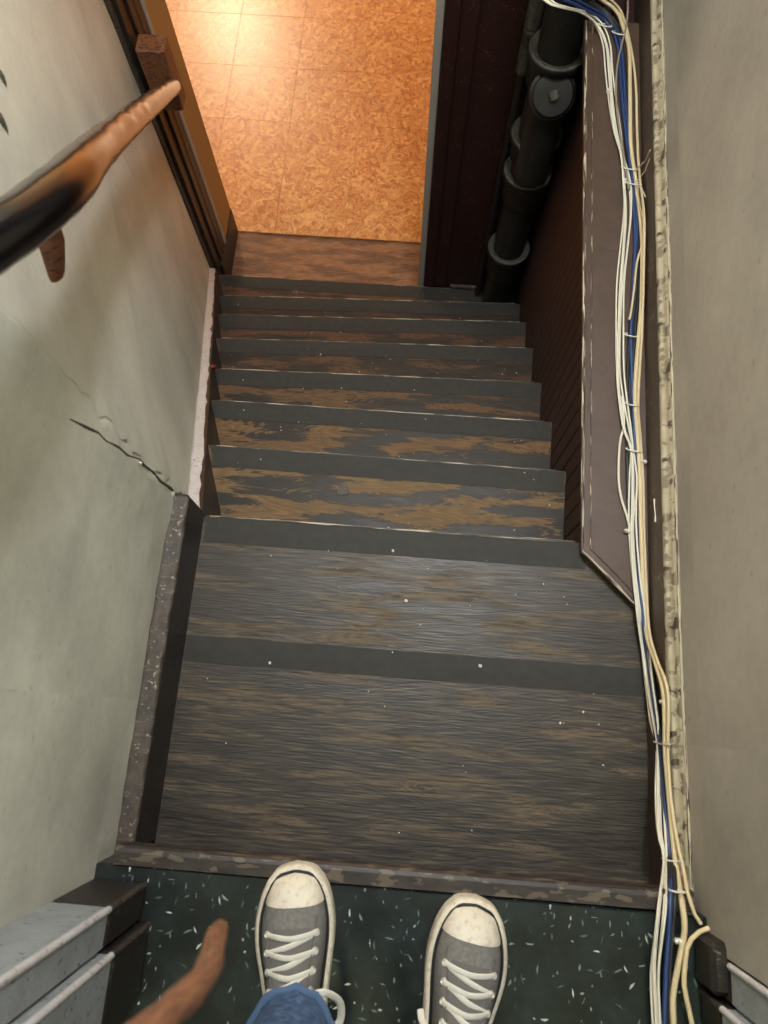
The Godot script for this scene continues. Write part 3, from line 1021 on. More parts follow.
# ---------------------------------------------------------------- the tiled room below
func build_lower_room() -> void:
	var ty := FLOOR_Y
	var fl := slab("floor_lower", Vector3(-3.1, ty - 0.12, -6.6), Vector3(1.7, ty + 0.0016, DOOR_BACK - 0.004), M.subfloor, "floor of the lower room laid with burl-patterned orange vinyl tiles", "floor")
	# tiles, each its own piece
	rng.seed = 31
	var kinds := []
	var s := 0.305
	for k in 10:
		var mb := MB.new()
		mb.uvo = Vector2(rng.randf(), rng.randf())
		mb.box(Vector3.ZERO, Vector3(s - 0.0010, 0.006, s - 0.0010), 0.0004)
		kinds.append(mb.mesh())
	var ox := -0.9593
	var oz := -3.1835
	for i in range(-6, 9):
		for j in range(-11, 4):
			var x := ox + s * (i + 0.5)
			var z := oz + s * (j + 0.5)
			if z - s / 2.0 > DOOR_BACK - 0.02 or x > 1.5 or x < -2.9 or z < -6.5:
				continue
			if z + s / 2.0 > DOOR_BACK - 0.003:
				# the row cut along the sill
				var zc := DOOR_BACK - 0.003
				var za := z - s / 2.0 + 0.0008
				var mc := MB.new()
				mc.uvo = Vector2(rng.randf(), rng.randf())
				mc.box(Vector3(0, 0, (zc + za) / 2.0 - z), Vector3(s - 0.0010, 0.006, zc - za), 0.0007)
				var oc := put_mesh("tile", mc.mesh(), M.tile, fl)
				oc.position = Vector3(x, ty + 0.004, z)
				continue
			var o := put_mesh("tile", kinds[rng.randi() % 10], M.tile, fl)
			o.position = Vector3(x, ty + rng.randf_range(-0.0003, 0.0004), z)
			o.rotation = Vector3(rng.randfn(0, 0.0016), PI / 2 * (rng.randi() % 4), rng.randfn(0, 0.0016))
	slab("wall_lower_left", Vector3(-3.2, ty - 0.1, -6.7), Vector3(-3.08, 0.9, DOOR_BACK + 0.02), M.room, "cream wall of the lower room on its far left", "wall")
	slab("wall_lower_right", Vector3(1.6, ty - 0.1, -6.7), Vector3(1.72, 0.9, DOOR_BACK + 0.02), M.room, "cream wall of the lower room on its right", "wall")
	slab("wall_lower_back", Vector3(-3.2, ty - 0.1, -6.7), Vector3(1.72, 0.9, -6.58), M.room, "cream end wall of the lower room", "wall")
	slab("ceiling_lower", Vector3(-3.2, 0.80, -6.7), Vector3(1.72, 0.92, DOOR_BACK + 0.02), M.ceiling, "ceiling of the lower room", "ceiling")
	slab("wall_lower_front_left", Vector3(-3.2, ty - 0.1, DOOR_BACK), Vector3(-0.875, 0.9, DOOR_BACK + 0.04), M.room, "cream wall of the lower room left of the doorway", "wall")
	slab("wall_lower_front_right", Vector3(0.032, ty - 0.1, DOOR_BACK), Vector3(1.72, 0.9, DOOR_BACK + 0.03), M.room, "cream wall of the lower room right of the doorway", "wall")

# ---------------------------------------------------------------- the landing
func build_landing() -> void:
	var fb := MB.new()
	fb.box(Vector3(0, -0.04, 0.962), Vector3(2.6, 0.08, 1.476), 0.002)
	var f := put("floor", fb, M.vinyl)
	structure(f, "dark green landing floor with pale streaky flecks", "floor")
	# casings of the doorways on both sides: dark at the foot, pale grey above
	casing(-1.0, 0.14, "door_2", "dark footed grey door casing on the left side of the landing")
	casing(1.0, 0.065, "door_3", "grey door casing on the right side of the landing beside the cable end")

func casing(sd: float, dark_h: float, called: String, label: String) -> void:
	var o := Node3D.new()
	o.name = called
	add_child(o)
	structure(o, label, "doorway")
	var xi := 0.322 if sd < 0 else 0.453      # face of the outer band
	var xw := 0.400 if sd < 0 else 0.500
	var z0 := 0.243
	if sd > 0:
		z0 = 0.262
	var bands := [[xw, xi, z0, z0 + 0.050], [xw, xi - 0.013, z0 + 0.050, z0 + 0.15], [xw + 0.03, xi + 0.02, z0 + 0.15, z0 + 0.17]]
	for part in 2:
		var ya := 0.0 if part == 0 else dark_h
		var yb := dark_h if part == 0 else 2.10
		for b in bands:
			var mb := MB.new()
			mb.box(Vector3(sd * (b[0] + b[1]) / 2.0, (ya + yb) / 2.0, (b[2] + b[3]) / 2.0), Vector3(absf(b[0] - b[1]), yb - ya, b[3] - b[2]), 0.006 if b[3] - b[2] > 0.03 else 0.003)
			put("casing", mb, M.dark_paint if part == 0 else M.grey_paint, o)
		# rounded outer bead and the bead on the step of the profile
		for q in [[xi + 0.002, z0 + 0.004, 0.0045], [xi - 0.010, z0 + 0.053, 0.0045]]:
			var bd := MB.new()
			bd.tube([Vector3(sd * q[0], ya, q[1]), Vector3(sd * q[0], (ya + yb) / 2.0, q[1]), Vector3(sd * q[0], yb, q[1])], q[2], 10)
			put("bead", bd, M.worn_top if part == 0 else M.white_chipped, o)
	if sd > 0:
		var pb := MB.new()
		pb.box(Vector3(0.449, 0.030, 0.272), Vector3(0.030, 0.060, 0.062), 0.006)
		put("plinth", pb, M.dark_paint, o)
	# the closed door in that opening
	var dl := MB.new()
	dl.box(Vector3(sd * (xw + 0.045), 1.05, z0 + 0.52), Vector3(0.04, 2.10, 0.74), 0.004)
	put("door_leaf", dl, M.dark_paint, o)
	var cs2 := MB.new()
	cs2.box(Vector3(sd * (xw + xi) / 2.0, 1.05, z0 + 0.88), Vector3(absf(xw - xi), 2.10, 0.09), 0.005)
	put("casing", cs2, M.grey_paint, o)
	var hd := MB.new()
	hd.box(Vector3(sd * (xw + 0.03), 2.20, z0 + 0.45), Vector3(0.12, 0.22, 0.95), 0.004)
	put("head", hd, M.grey_paint, o)

# ---------------------------------------------------------------- handrail
func build_handrail() -> void:
	var t := thing("handrail", "round wooden handrail, glossy black worn to brown, bending along the left wall", "handrail")
	var ends := [Vector3(-0.742, -0.540, -1.664), Vector3(-0.640, -0.252, -1.345), Vector3(-0.535, 0.045, -1.016), Vector3(-0.435, 0.318, -0.715), Vector3(-0.372, 0.470, -0.552), Vector3(-0.338, 0.554, -0.457), Vector3(-0.325, 0.618, -0.374), Vector3(-0.322, 0.687, -0.286), Vector3(-0.322, 0.80, -0.155), Vector3(-0.322, 1.0, 0.10)]
	var cv := Curve3D.new()
	for i in ends.size():
		var tan := Vector3.ZERO
		if i > 0 and i < ends.size() - 1:
			tan = (ends[i + 1] - ends[i - 1]) * 0.16
		cv.add_point(ends[i], -tan, tan)
	var nz := noise(241, 1.0, 2)
	var pts := []
	var rad := []
	var L := cv.get_baked_length()
	for i in 121:
		var s := L * i / 120.0
		pts.append(cv.sample_baked(s, true) + Vector3(0.0, nz.get_noise_1d(s * 9.0) * 0.0007, nz.get_noise_1d(s * 9.0 + 70.0) * 0.0015))
		rad.append(0.0220 + nz.get_noise_1d(s * 30.0) * 0.0006 + 0.0012 * smoothstep(0.13, 0.0, absf(s - 1.66)))
	var mb := MB.new()
	mb.tube(pts, rad, 22)
	put("rail", mb, M.rail, t)
	# wooden bracket on the wall under the bend
	var b0 := at_x(54, 240, -0.376)
	var b1 := at_x(66.0, 282, -0.378)
	var br := MB.new()
	var up := (b0 - b1).normalized()
	var sidev := Vector3.RIGHT.cross(up).normalized()
	var prof := []
	var cols := 9
	var rows := [[0.0, 0.1], [0.03, 0.5], [0.10, 0.82], [0.25, 1.0], [0.6, 1.05], [1.0, 1.05], [1.6, 1.0]]
	var len := b0.distance_to(b1)
	for rr in rows:
		for k in cols:
			var a := PI * k / (cols - 1.0)
			prof.append(b1 + up * (rr[0] * len) + sidev * cos(a) * 0.0105 * rr[1] + Vector3.RIGHT * (sin(a) * 0.022 * rr[1] * (0.5 + 0.5 * minf(rr[0], 1.0)) - 0.012))
	br.grid(prof, cols, Vector3.RIGHT)
	put("bracket", br, M.brown_wood, t)
	# block on the door casing that takes the lower end
	var blk := MB.new()
	var bc := Vector3(-0.778, -0.535, -1.700)
	blk.box(bc, Vector3(0.080, 0.205, 0.060), 0.005)
	put("end_block", blk, M.brown_wood, t)

# ---------------------------------------------------------------- soil pipe in the corner
func build_pipe() -> void:
	var ax := Vector3(0.283, 0, -1.580)
	var t := thing("soil_pipe", "dark cast-iron soil pipe with hubs and a cleanout plug in the stair corner", "pipe", Vector3(ax.x, -1.44, ax.z))
	var Y := func(py: float) -> float: return at_z(390.0 + (721.0 - py) * 0.262, py, ax.z + 0.06).y + 1.44
	var mb := MB.new()
	var r0 := 0.052
	mb.lathe([Vector2(r0, -0.0), Vector2(r0, 1.9), Vector2(r0, 3.76)], 28, Transform3D.IDENTITY)
	put("pipe", mb, M.iron, t)
	for h in [[262.0, 0.11, 0.0], [187.0, 0.10, 0.0], [151.0, 0.075, 0.0], [68.0, 0.09, 0.0]]:
		var y: float = Y.call(h[0])
		var hb := MB.new()
		var l: float = h[1]
		hb.lathe([Vector2(r0, y - l - 0.03), Vector2(r0 + 0.012, y - l), Vector2(r0 + 0.013, y - 0.024), Vector2(r0 + 0.020, y - 0.020), Vector2(r0 + 0.021, y - 0.004), Vector2(r0 + 0.018, y)], 28, Transform3D.IDENTITY)
		var hub := put("hub", hb, M.iron, t)
		var rm := MB.new()
		rm.lathe([Vector2(r0 + 0.0195, y - 0.006), Vector2(r0 + 0.0185, y + 0.002), Vector2(r0 + 0.012, y + 0.003), Vector2(r0 + 0.004, y - 0.004), Vector2(r0, y - 0.004)], 28, Transform3D.IDENTITY)
		put("rim", rm, M.iron_rim, hub)
	# wye branch that faces the stairs, closed by a plug with a square nut
	var yp: float = Y.call(90.0)
	var dir := Vector3(0.02, 0.62, 0.78).normalized()
	var bs := Basis(Vector3.RIGHT, dir, Vector3.RIGHT.cross(dir)).orthonormalized()
	var c := Vector3(0.0, yp - 0.035, 0.030)
	var wb := MB.new()
	wb.lathe([Vector2(0.045, -0.06), Vector2(0.048, 0.02), Vector2(0.056, 0.03), Vector2(0.057, 0.058), Vector2(0.001, 0.058)], 28, Transform3D(bs, c))
	var wye := put("cleanout_branch", wb, M.iron, t)
	var pb := MB.new()
	pb.lathe([Vector2(0.050, 0.056), Vector2(0.050, 0.066), Vector2(0.046, 0.070), Vector2(0.001, 0.070)], 28, Transform3D(bs, c))
	var plug := put("cleanout_plug", pb, M.iron, t)
	var nb := MB.new()
	nb.box(c + dir * 0.077, Vector3(0.022, 0.016, 0.022), 0.003, bs * Basis(Vector3.UP, 0.5))
	put("nut", nb, M.iron_rim, plug)
	var db := MB.new()
	db.lathe([Vector2(0.047, -0.03), Vector2(0.047, 0.20), Vector2(0.040, 0.24)], 24, Transform3D(Basis.IDENTITY, c + Vector3(0, -0.235, 0.018)))
	put("branch_throat", db, M.iron, wye)
	# a thin pipe behind with couplings
	var tp := MB.new()
	var px := Vector3(-0.066, 0, -0.058)
	tp.tube([px + Vector3(0, 0.0, 0), px + Vector3(0, 1.8, 0), px + Vector3(0, 3.7, 0)], 0.012, 12)
	put("thin_pipe", tp, M.iron, t)
	for h in [[110.0, 68.0], [84.0, 78.0], [66.0, 34.0]]:
		var ya: float = Y.call(h[0])
		var yb: float = Y.call(h[1])
		if absf(yb - ya) < 0.04:
			yb = ya + 0.04
		var cb := MB.new()
		cb.lathe([Vector2(0.012, minf(ya, yb)), Vector2(0.019, minf(ya, yb) + 0.002), Vector2(0.019, maxf(ya, yb) - 0.002), Vector2(0.012, maxf(ya, yb))], 16, Transform3D(Basis.IDENTITY, px))
		put("coupling", cb, M.iron_rim, t)

# ---------------------------------------------------------------- cables
func cable_point(px: float, py: float, lift: float) -> Vector3:
	if py < 40.0:
		lift += 0.125 * smoothstep(606.0, 552.0, px)
	var y := -0.158 + lift
	if py > 610.0:
		y = lerpf(-0.158, -0.172, smoothstep(610.0, 660.0, py)) + lift
	if py > 700.0:
		y = lerpf(-0.172, -0.06, smoothstep(700.0, 850.0, py)) + lift
	if py > 850.0:
		y = lerpf(-0.06, 0.010, smoothstep(850.0, 900.0, py)) + lift
	var q := at_y(px, py, y)
	var lim := 0.431 - lift * 0.4
	if py < 890.0 and q.x > lim:
		q = at_x(px, py, lim)
	return q

func cable(called: String, path: Array, rad: float, m: Material, label: String, lift: float, group := "") -> void:
	var cv := Curve3D.new()
	var w := []
	for q in path:
		w.append(cable_point(q[0], q[1], lift + (q[2] if q.size() > 2 else 0.0)))
	if path[0][0] < 600 and path[0][1] < 0:      # out of view the bundle climbs the wall beside the pipe
		var e: float = (path[0][0] - 550.0) * 0.0012 + lift * 1.5
		w = [Vector3(0.165 + e, 2.30, -1.652), Vector3(0.165 + e, 1.2, -1.652), Vector3(0.163 + e, 0.45, -1.650), Vector3(0.170 + e, 0.14, -1.600)] + w
	for i in w.size():
		var tan := Vector3.ZERO
		if i > 0 and i < w.size() - 1:
			tan = (w[i + 1] - w[i - 1]) / 6.0
			tan = tan.limit_length(minf(w[i].distance_to(w[i + 1]), w[i].distance_to(w[i - 1])) * 0.4)
		cv.add_point(w[i], -tan, tan)
	var L := cv.get_baked_length()
	var n := int(L / 0.014)
	var pts := []
	for i in n + 1:
		pts.append(cv.sample_baked(L * i / n, true))
	var mb := MB.new()
	mb.tube(pts, rad, 8)
	var o := put(called, mb, m)
	tag(o, label, "cable", group)

func build_cables() -> void:
	var bundle := [[530, -22], [548, 1], [562, 7], [585, 13], [600, 25], [608, 45], [610, 70], [612, 95], [616, 128], [622, 155], [627, 185], [628, 215], [625, 250], [621.5, 285], [620, 326], [619.5, 368], [622, 396], [627, 428], [632, 449], [634.5, 477], [633.5, 505], [633, 533], [636, 579], [641, 618], [645, 645], [650, 684], [655.5, 722], [658, 747], [659.5, 793], [661, 834], [665, 859], [662, 907], [657, 956], [656, 983], [658, 1030], [660, 1060]]
	rng.seed = 9
	var offs := [[-3.9, 0.0], [-1.4, 0.003], [1.2, 0.001], [3.4, 0.004], [-2.6, 0.006]]
	var white_labels := "thin white cable in the loose bundle tied along the ledge"
	for k in 5:
		var pth := []
		for i in bundle.size():
			var q: Array = bundle[i]
			var tie: bool = i in [9, 18, 27, 30]
			var amp := 0.35 if tie else 1.0
			var wob := sin(i * 0.9 + k * 2.1) * 1.1
			pth.append([q[0] + (offs[k][0] + wob) * amp, q[1]])
		cable("white_cable", pth, 0.0018, M.cable_white, white_labels, 0.003 + offs[k][1], "white cables of the bundle")
	# one white strand that bows out to the left and comes back
	cable("white_cable", [[622, 396], [624, 425], [620, 442], [618.5, 475], [621, 497], [628, 520], [632, 545], [636, 580], [640, 612], [645, 645], [651, 690], [656, 725], [659, 760]], 0.0023, M.cable_white, "white cable bowing out from the bundle over the brown ledge", 0.004)
	# blue cables
	cable("blue_cable", [[545, -15], [580, 7], [604, 20], [616, 40], [620, 73], [623, 110], [628, 150], [632, 176], [634, 208], [635, 245], [633, 285], [631, 330], [632, 380], [634, 430], [636, 480], [637, 540], [641, 600], [647, 650], [653, 695], [659, 735], [664, 790], [667, 830], [670, 861], [670.5, 894], [668.5, 937], [666, 970], [664, 1030], [664, 1060]], 0.0035, M.cable_blue, "blue cable running the whole length under the white ones", 0.004)
	cable("blue_cable", [[550, -18], [584, 4], [609, 19], [620, 40], [623.5, 73], [626, 110], [630.5, 150], [635, 176], [636.5, 208], [637, 235], [635, 262], [633, 290]], 0.0030, M.cable_blue, "short blue cable beside the long blue one by the pipe corner", 0.003)
	# black cables
	for k in 3:
		var pth := []
		for q in [[552, -24], [590, 2], [614, 24], [621, 60], [625, 110], [630, 160], [636, 200], [638, 240], [636.5, 280], [632, 330], [629.5, 380], [629.5, 430], [629.5, 470], [631, 510], [634, 550], [640, 600], [646, 650], [652, 690], [658, 740], [664, 800], [670, 850], [672, 890], [670, 930], [667, 970], [666, 1030], [666, 1060]]:
			pth.append([q[0] + k * 2.6 - 2.2, q[1]])
		cable("black_cable", pth, 0.0030, M.cable_black, "black cable low in the bundle on the ledge", 0.001, "black cables of the bundle")
	# thick cream cables
	cable("cream_cable", [[560, -26], [602, 0], [617, 12], [623, 27], [629, 49], [630, 98], [631, 147], [637, 190], [642, 240], [641.5, 298], [639, 333], [636, 371], [635, 400], [637.5, 435], [640, 477], [641, 526], [643, 579], [646.5, 632], [655.5, 662], [663, 689], [665, 717], [665.5, 752], [669, 793], [672.5, 834], [676.5, 869], [683, 910], [684.5, 932], [678.5, 964], [673, 997], [674, 1030], [676, 1060]], 0.0042, M.cable_cream, "thick cream cable on the wall side of the bundle", 0.006)
	cable("cream_cable", [[572, -28], [606, -4], [620, 10], [627, 30], [633, 60], [636, 90], [637, 130], [639, 170], [644, 215], [644, 250], [643, 298], [641.5, 340], [639, 380], [638, 410], [640.5, 440], [643, 480], [644, 530], [646, 580], [649, 630], [657, 660], [665, 680], [668.5, 700], [668, 730], [668, 760], [671, 800], [677, 840], [684, 872], [687, 890], [690, 900], [695, 915], [701, 924]], 0.0027, M.cable_cream, "thin cream cable leaving the bundle for the notch at the right casing", 0.005)
	cable("grey_cable", [[628, -20], [628, 0], [626.5, 24], [618, 61], [616, 86], [617, 110], [621, 140], [625, 165], [629, 190]], 0.0024, M.cable_grey, "grey cable crossing over the white bundle near the pipe corner", 0.009)
	cable("grey_cable", [[636, 193], [641, 210], [644, 225], [642, 245], [637, 262], [634, 290], [631, 312], [629, 320]], 0.0022, M.cable_cream, "short beige cable crossing below the tie tails", 0.009)
	# loops that leave the notch beside the right casing
	cable("beige_cable", [[709, 928], [702, 930.5], [694, 936], [688, 945], [685.5, 960], [684, 985], [688, 1005], [693, 1030], [697, 1060]], 0.0034, M.cable_cream, "beige cable looping from the notch down to the landing floor", 0.012)
	cable("beige_cable", [[724, 936], [719, 941], [713, 947], [711, 955], [713.5, 964]], 0.0022, M.cable_grey, "short curled wire end at the right casing", 0.012)
	# ties with and without tails
	var n_tie := "white cable tie round the bundle"
	for q in [[630, 168, 9.0, "white cable tie with long loose tails below the pipe corner"], [633, 183, 8.0, "white cable tie just under the tie with long tails"], [605, 25, 7.0, "white cable tie where the bundle bends to the pipe"], [619, 33, 7.0, "white cable tie round the blue cables at the bend"], [631, 335, 7.0, "white cable tie on the black cables at mid ledge"], [632, 404, 7.0, "white cable tie at the waist of the bundle above the bowed strand"], [634, 450, 8.0, "white cable tie at the top of the bowed strand"], [662, 743, 8.0, "white cable tie over the deep step"], [672, 860, 10.0, "white cable tie over the landing nosing"], [677, 891, 8.0, "white cable tie at the thin wire that leaves for the notch"]]:
		var ring := []
		for k in 13:
			var a := TAU * k / 12.0
			var hw: float = q[2]
			ring.append(cable_point(q[0] + cos(a) * hw, q[1] + sin(a) * 1.2 + cos(a) * 1.5, 0.006 + sin(a) * 0.007))
		var mb := MB.new()
		mb.tube(ring, 0.0014, 6)
		var t := put("cable_tie", mb, M.clip)
		tag(t, q[3], "cable tie")
		if q[1] in [168, 183]:
			var tails := [[[637, 169], [646, 160], [650, 150]]] if q[1] == 168 else [[[635, 184], [645, 171], [649.5, 159]], [[637, 186], [642, 189], [645.5, 197]]]
			for tl in tails:
				var w := []
				for e in tl.size():
					w.append(cable_point(tl[e][0], tl[e][1], 0.012 + 0.007 * e))
				var tb := MB.new()
				tb.tube(w, 0.0013, 6, 0.6)
				put("tail", tb, M.clip, t)
	# nailed clips
	for q in [[609, 91, "white nailed clip on the upper ledge beside the bundle"], [626, 181, "white nailed clip beside the tie tails"], [643.5, 462, "white nailed clip on the wall side of the bundle"], [627, 531, "white nailed clip where the bowed strand rejoins"], [663, 702, "white nailed clip on the deep step below the loop"], [678, 941, "white nailed clip on the landing floor"]]:
		var c := cable_point(q[0], q[1], 0.005)
		var mb := MB.new()
		mb.box(c, Vector3(0.011, 0.010, 0.007), 0.002)
		var o := put("cable_clip", mb, M.clip)
		tag(o, q[2], "cable clip")
		var hb := MB.new()
		hb.lathe([Vector2(0.0001, 0.002), Vector2(0.0026, 0.0015), Vector2(0.0026, 0.0)], 10, Transform3D(Basis.IDENTITY, c + Vector3(-0.003, 0.005, 0)))
		put("nail", hb, M.eyelet, o)

# ---------------------------------------------------------------- the photographer
func curve(tab: Array, s: float) -> float:
	for i in tab.size() - 1:
		if s <= tab[i + 1][0]:
			var a: float = tab[i][0]
			var b: float = tab[i + 1][0]
			var p0: float = tab[maxi(i - 1, 0)][1]
			var p3: float = tab[mini(i + 2, tab.size() - 1)][1]
			return cubic_interpolate(tab[i][1], tab[i + 1][1], p0, p3, (s - a) / (b - a))
	return tab[-1][1]

const SOLE := [[0.0, 0.0], [0.012, 0.019], [0.03, 0.0285], [0.07, 0.0385], [0.14, 0.0475], [0.24, 0.0535], [0.34, 0.0530], [0.48, 0.0465], [0.62, 0.0405], [0.78, 0.0375], [0.90, 0.034], [0.96, 0.026], [0.99, 0.014], [1.0, 0.0]]
const HIGH := [[0.0, 0.030], [0.03, 0.040], [0.08, 0.050], [0.16, 0.057], [0.26, 0.064], [0.38, 0.079], [0.5, 0.098], [0.60, 0.125], [0.70, 0.145], [0.85, 0.150], [0.96, 0.145], [1.0, 0.10]]
const LEN := 0.285

func sole_w(s: float) -> float:
	return maxf(curve(SOLE, s), 0.0)

func shoe_pt(s: float, a: float, side: float, off := 0.0) -> Vector3:
	# inner shape: 10 mm inside the sole all round
	var s2 := 0.035 + s * 0.93
	var z := -LEN / 2.0 + s2 * LEN
	var w := maxf(sole_w(s2) - 0.0105, 0.0) * sqrt(clampf(s / 0.03, 0.0, 1.0))
	var narrow := 1.0 - 0.25 * smoothstep(0.45, 0.8, s) * sin(a)
	var h := curve(HIGH, s) - 0.026
	var cx := side * 0.004 * (1.0 - smoothstep(0.0, 0.4, s))
	var co := cos(a)
	var x := signf(co) * pow(absf(co), 0.80) * (w + off) * narrow
	return Vector3(cx + x, 0.026 + (h + off) * pow(maxf(sin(a), 0.0), 0.85), z)

func shoe_patch(mb: MB, s0: Callable, s1: Callable, a0: Callable, a1: Callable, ns: int, na: int, side: float, off: float) -> void:
	var pts := []
	for i in ns + 1:
		for k in na + 1:
			var f := float(k) / na
			var g := float(i) / ns
			var a: float = lerpf(a0.call(g), a1.call(g), f)
			var s: float = lerpf(s0.call(a), s1.call(a), g)
			var e := 1.0
			pts.append(shoe_pt(s, a, side, off * e))
	mb.grid(pts, na + 1, Vector3.ZERO)
	var first := mb.v.size() - pts.size()
	for i in pts.size():
		var o: Vector3 = mb.v[first + i] - Vector3(0, 0.02, mb.v[first + i].z)
		if mb.n[first + i].dot(o) < 0.0:
			mb.n[first + i] = -mb.n[first + i]

func lace_strap(parent: Node, pts: Array, w: float) -> void:
	var cv := Curve3D.new()
	for i in pts.size():
		var tan := Vector3.ZERO
		if i > 0 and i < pts.size() - 1:
			tan = (pts[i + 1] - pts[i - 1]) / 6.0
		cv.add_point(pts[i], -tan, tan)
	var L := cv.get_baked_length()
	var q := []
	for i in 15:
		q.append(cv.sample_baked(L * i / 14.0, true))
	var mb := MB.new()
	mb.tube(q, w, 10, 0.35, Vector3(0, 1, 0.12).normalized())
	put("lace", mb, M.lace, parent)

func sneaker(parent: Node, at: Vector3, turn: float, side: float, label: String) -> MeshInstance3D:
	var up := MB.new()
	shoe_patch(up, func(_a): return 0.0, func(_a): return 1.0, func(_g): return 0.0, func(_g): return PI, 46, 30, side, 0.0)
	up.rewind()
	var o := put("sneaker", up, M.canvas, parent)
	o.set_meta("label", label)
	o.position = at
	o.rotation.y = turn
	# rubber sole: stacked outlines with a rounded upper edge
	var so := MB.new()
	var pts := []
	var m := 72
	for lay in [[0.0, 0.0015], [0.004, 0.0], [0.024, 0.0], [0.0295, 0.0015], [0.0315, 0.005], [0.0310, 0.0115]]:
		for i in m + 1:
			var ang := TAU * i / m
			var s := 0.5 - 0.5 * cos(ang)
			var w := sole_w(s)
			var sg := 1.0 if sin(ang) >= 0 else -1.0
			var px := sg * w + side * 0.004 * (1.0 - smoothstep(0.0, 0.4, s))
			var pz := -LEN / 2 + s * LEN
			var inw: Vector2 = Vector2(px, pz + LEN * 0.5 - clampf(s, 0.16, 0.88) * LEN).normalized() * lay[1]
			pts.append(Vector3(px - inw.x, lay[0], pz - inw.y))
	so.grid(pts, m + 1, Vector3.ZERO)
	var up_part := [-0.6, 0.0, 0.05, 0.5, 0.9, 1.0]
	for i in so.v.size():
		var q: Vector3 = so.v[i]
		var outv := Vector3(q.x, 0, q.z - clampf(q.z, -LEN * 0.30, LEN * 0.36)).normalized()
		var u: float = up_part[i / (m + 1)]
		so.n[i] = (outv * sqrt(1.0 - u * u) + Vector3.UP * u).normalized()
	so.rewind()
	put("sole", so, M.rubber, o).set_meta("label", "off-white rubber sole")
	# dark pinstripe round the rubber
	var ring := []
	for i in m + 1:
		var ang := TAU * i / m
		var s := 0.5 - 0.5 * cos(ang)
		var sg := 1.0 if sin(ang) >= 0 else -1.0
		var px := sg * sole_w(s) + side * 0.004 * (1.0 - smoothstep(0.0, 0.4, s))
		var pz := -LEN / 2 + s * LEN
		var inw: Vector2 = Vector2(px, pz + LEN * 0.5 - clampf(s, 0.16, 0.88) * LEN).normalized() * 0.0088
		ring.append(Vector3(px - inw.x, 0.0322, pz - inw.y))
	var rb := MB.new()
	rb.tube(ring, 0.0021, 6)
	put("pinstripe", rb, M.stripe, o)
	# toe cap
	var tc := MB.new()
	shoe_patch(tc, func(_a): return 0.0, func(a): return 0.130 + 0.018 * sin(a), func(_g): return 0.0, func(_g): return PI, 14, 26, side, 0.0018)
	tc.rewind()
	put("toe_cap", tc, M.rubber, o).set_meta("label", "off-white rubber toe cap")
	# tongue between the lace rows
	var tg := MB.new()
	shoe_patch(tg, func(_a): return 0.235, func(_a): return 0.66, func(g): return PI / 2 - 0.50 - 0.05 * g, func(g): return PI / 2 + 0.50 + 0.05 * g, 20, 12, side, 0.0016)
	tg.rewind()
	put("tongue", tg, M.tongue, o)
	# raised edges of the lace stays
	for e in [-1.0, 1.0]:
		var line := []
		for i in 17:
			var s := lerpf(0.19, 0.60, i / 16.0)
			line.append(shoe_pt(s, PI / 2 + e * (0.74 - 0.17 * smoothstep(0.0, 0.3, i / 16.0)), side, 0.0014))
		var eb := MB.new()
		eb.tube(line, 0.0012, 6)
		put("lace_stay", eb, M.tongue, o)
	# eyelets and laces
	var rows := [0.262, 0.336, 0.410, 0.484, 0.558]
	var eye := {}
	for k in rows.size():
		for e in [-1.0, 1.0]:
			var s: float = rows[k]
			var a: float = PI / 2 + e * 0.72
			var c := shoe_pt(s, a, side, 0.001)
			var du := (shoe_pt(s, a + 0.05, side, 0.001) - c).normalized()
			var dv := (shoe_pt(s + 0.02, a, side, 0.001) - c).normalized()
			var nn := du.cross(dv).normalized()
			if nn.y < 0:
				nn = -nn
			var bs := Basis(du, nn, du.cross(nn)).orthonormalized()
			var mb := MB.new()
			mb.lathe([Vector2(0.0026, 0.0004), Vector2(0.0030, 0.0016), Vector2(0.0042, 0.0018), Vector2(0.0052, 0.0002)], 14, Transform3D(bs, c))
			mb.lathe([Vector2(0.0001, 0.0006), Vector2(0.0028, 0.0006)], 10, Transform3D(bs, c))
			put("eyelet", mb, M.eyelet, o)
			eye[[k, e]] = c + nn * 0.001
	for k in rows.size():
		# straight-looking bar on top, crossing to the next row underneath
		var a: Vector3 = eye[[k, -1.0]]
		var b: Vector3 = eye[[k, 1.0]]
		var mid := shoe_pt(rows[k] + 0.01, PI / 2, side, 0.0065)
		lace_strap(o, [a, a.lerp(mid, 0.5) + Vector3(0, 0.004, 0), mid, b.lerp(mid, 0.5) + Vector3(0, 0.004, 0), b], 0.0037)
		if k < rows.size() - 1:
			var c: Vector3 = eye[[k + 1, 1.0 * side]]
			var d: Vector3 = eye[[k, -1.0 * side]]
			var m2 := shoe_pt(rows[k] + 0.040, PI / 2, side, 0.0035)
			lace_strap(o, [d, d.lerp(m2, 0.5) + Vector3(0, 0.0025, 0), m2, c.lerp(m2, 0.5) + Vector3(0, 0.0025, 0), c], 0.0036)
	return o

